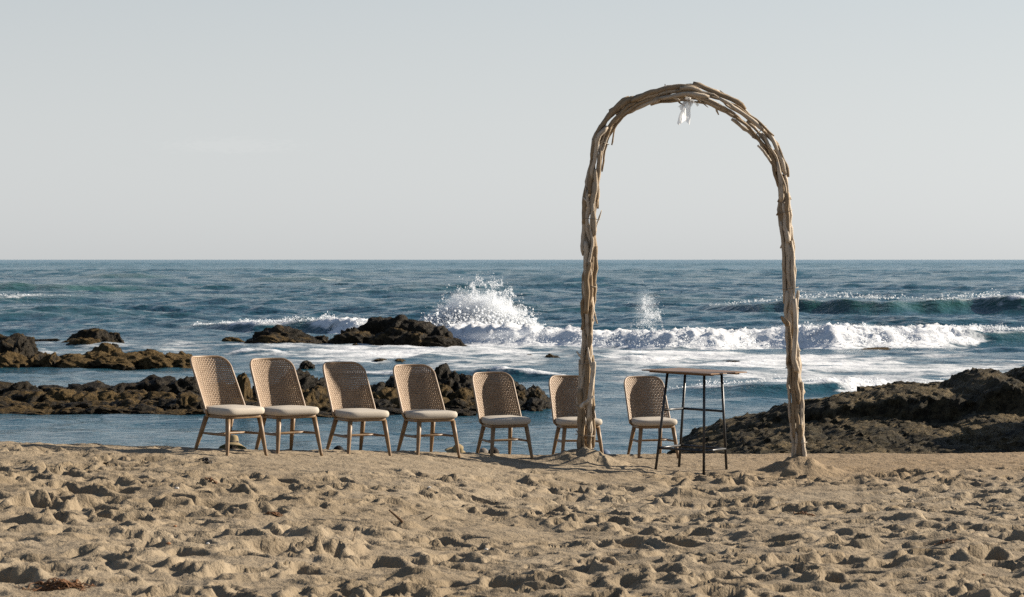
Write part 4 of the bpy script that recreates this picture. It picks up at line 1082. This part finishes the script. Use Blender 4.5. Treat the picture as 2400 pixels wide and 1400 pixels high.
# ------------------------------------------------------------------ bits on the sand
def mat_weed():
    t = NT('dry_seaweed'); n = t.noise(t.loc(), 40, 3); return t.fin(t.mix(n, (0.05, 0.024, 0.010), (0.22, 0.095, 0.030)), .7, None, .3)
M_weed = mat_weed()
def weed_clump(px, py, w, h, n, seed, label, mat=M_weed):
    rg = np.random.default_rng(seed); p = on_sand(px, py); st = []
    for i in range(n):
        a = rg.uniform(0, 6.28); c = rg.normal(0, .33, 2) * (w, w * .5); L = rg.uniform(.3, .9) * w; t = np.linspace(-.5, .5, 8)
        bend = rg.normal(0, .5); x = c[0] + L * t * math.cos(a) + bend * w * .3 * (t * t); y = c[1] + L * t * math.sin(a) * .7
        z = rg.uniform(.05, 1) * h * (1 - (2 * t) ** 2 * .8) * math.exp(-((c[0] / w) ** 2) * 2) + .003
        z = z + np.array([ground(p.x + xx, p.y + yy) for xx, yy in zip(x, y)]) - p.z
        st.append(tube(np.stack([x, y, z], 1), np.array([.3, .8, 1, 1, 1, 1, .7, .3]) * rg.uniform(.003, .007), 5, True, .45)) if False else st.append(tube(np.stack([x, y, z], 1), np.array([.3, .8, 1, 1, 1, 1, .7, .3]) * rg.uniform(.003, .007), 6, True, .45))
    V, Fq = join_parts(st); o = obj('seaweed_clump', np_mesh('seaweed_clump', V, Fq), mat, None, p); return tag(o, label, 'seaweed', 'dry seaweed on the sand')
weed_clump(137, 1372, .20, .028, 150, 1, 'brown seaweed clump at the bottom left corner of the sand')
weed_clump(485, 1086, .10, .035, 50, 2, 'dark seaweed clump on the sand below the leftmost chair', mat_plain('dark_seaweed', (.02, .014, .009), .6, .4))
weed_clump(1890, 1206, .10, .02, 26, 3, 'thin brown seaweed tangle right of centre on the trampled sand')
weed_clump(495, 1132, .07, .02, 22, 4, 'small brown seaweed tangle lower left of the second chair')
weed_clump(640, 1208, .09, .02, 24, 5, 'seaweed wisps on the sand below the second chair')
weed_clump(2215, 1275, .08, .02, 18, 6, 'seaweed wisps on the sand at lower right')
def twig(px, py, v, r, label, bend=.15):
    p = on_sand(px, py); v = np.array(v, float); t = np.linspace(0, 1, 10)
    P = v[None] * (t[:, None] - .15) + np.array([0, 0, 1.0])[None] * (bend * np.linalg.norm(v) * (t * (1 - t)))[:, None] * .4
    V, Fq = tube(P, r * (1 - .5 * t), 8); o = obj('twig', np_mesh('twig', V, Fq), mat_plain('bark', (.13, .075, .035), .8, .3, 40), None, p); return tag(o, label, 'twig', 'twigs on the sand')
twig(939, 1226, (-.10, .02, .085), .011, 'short brown twig sticking up out of the sand left of centre')
twig(995, 1222, (.07, .02, .045), .007, 'thin twig end poking out right of the short brown twig')
twig(828, 1270, (.02, .05, .075), .003, 'pale thin stalk standing in the sand below the third chair')
def bits(seed):
    rg = np.random.default_rng(seed); kinds = [('shell_chip', mat_plain('shell', (.62, .57, .50), .5), 'pale shell chip'), ('pebble', mat_plain('rust_pebble', (.30, .13, .05), .7), 'rust red pebble')]
    spots = [(5, 1258, 0, 'at the left edge of the sand'), (487, 1278, 0, 'left of centre in the foreground'), (415, 1146, 0, 'below the leftmost chair'), (395, 1276, 1, 'in the lower left foreground'), (386, 1167, 1, 'on the trampled sand at left'), (410, 1236, 1, 'in the left mid sand'),
             (2335, 1150, 1, 'at far right below the rock ledge'), (1526, 1163, 1, 'below the left legs of the high table'), (1006, 1147, 0, 'below the fourth chair'), (2305, 1352, 1, 'in the lower right corner'), (1140, 1290, 0, 'in the middle foreground')]
    for px, py, k, where in spots:
        p = on_sand(px, py); r = rg.uniform(.008, .014); V = IV4 * np.array([1.2, .9, .6]) * r * (1 + .25 * pn3(IV4 * 1.8 + seed + px, 4))[:, None]
        nm, mt, lb = kinds[k]; o = obj(nm, np_mesh(nm, V, IF4), mt, None, p + Vector((0, 0, r * .3))); tag(o, f'{lb} lying {where}', 'shell' if k == 0 else 'pebble', 'bits scattered on the sand')
bits(3)
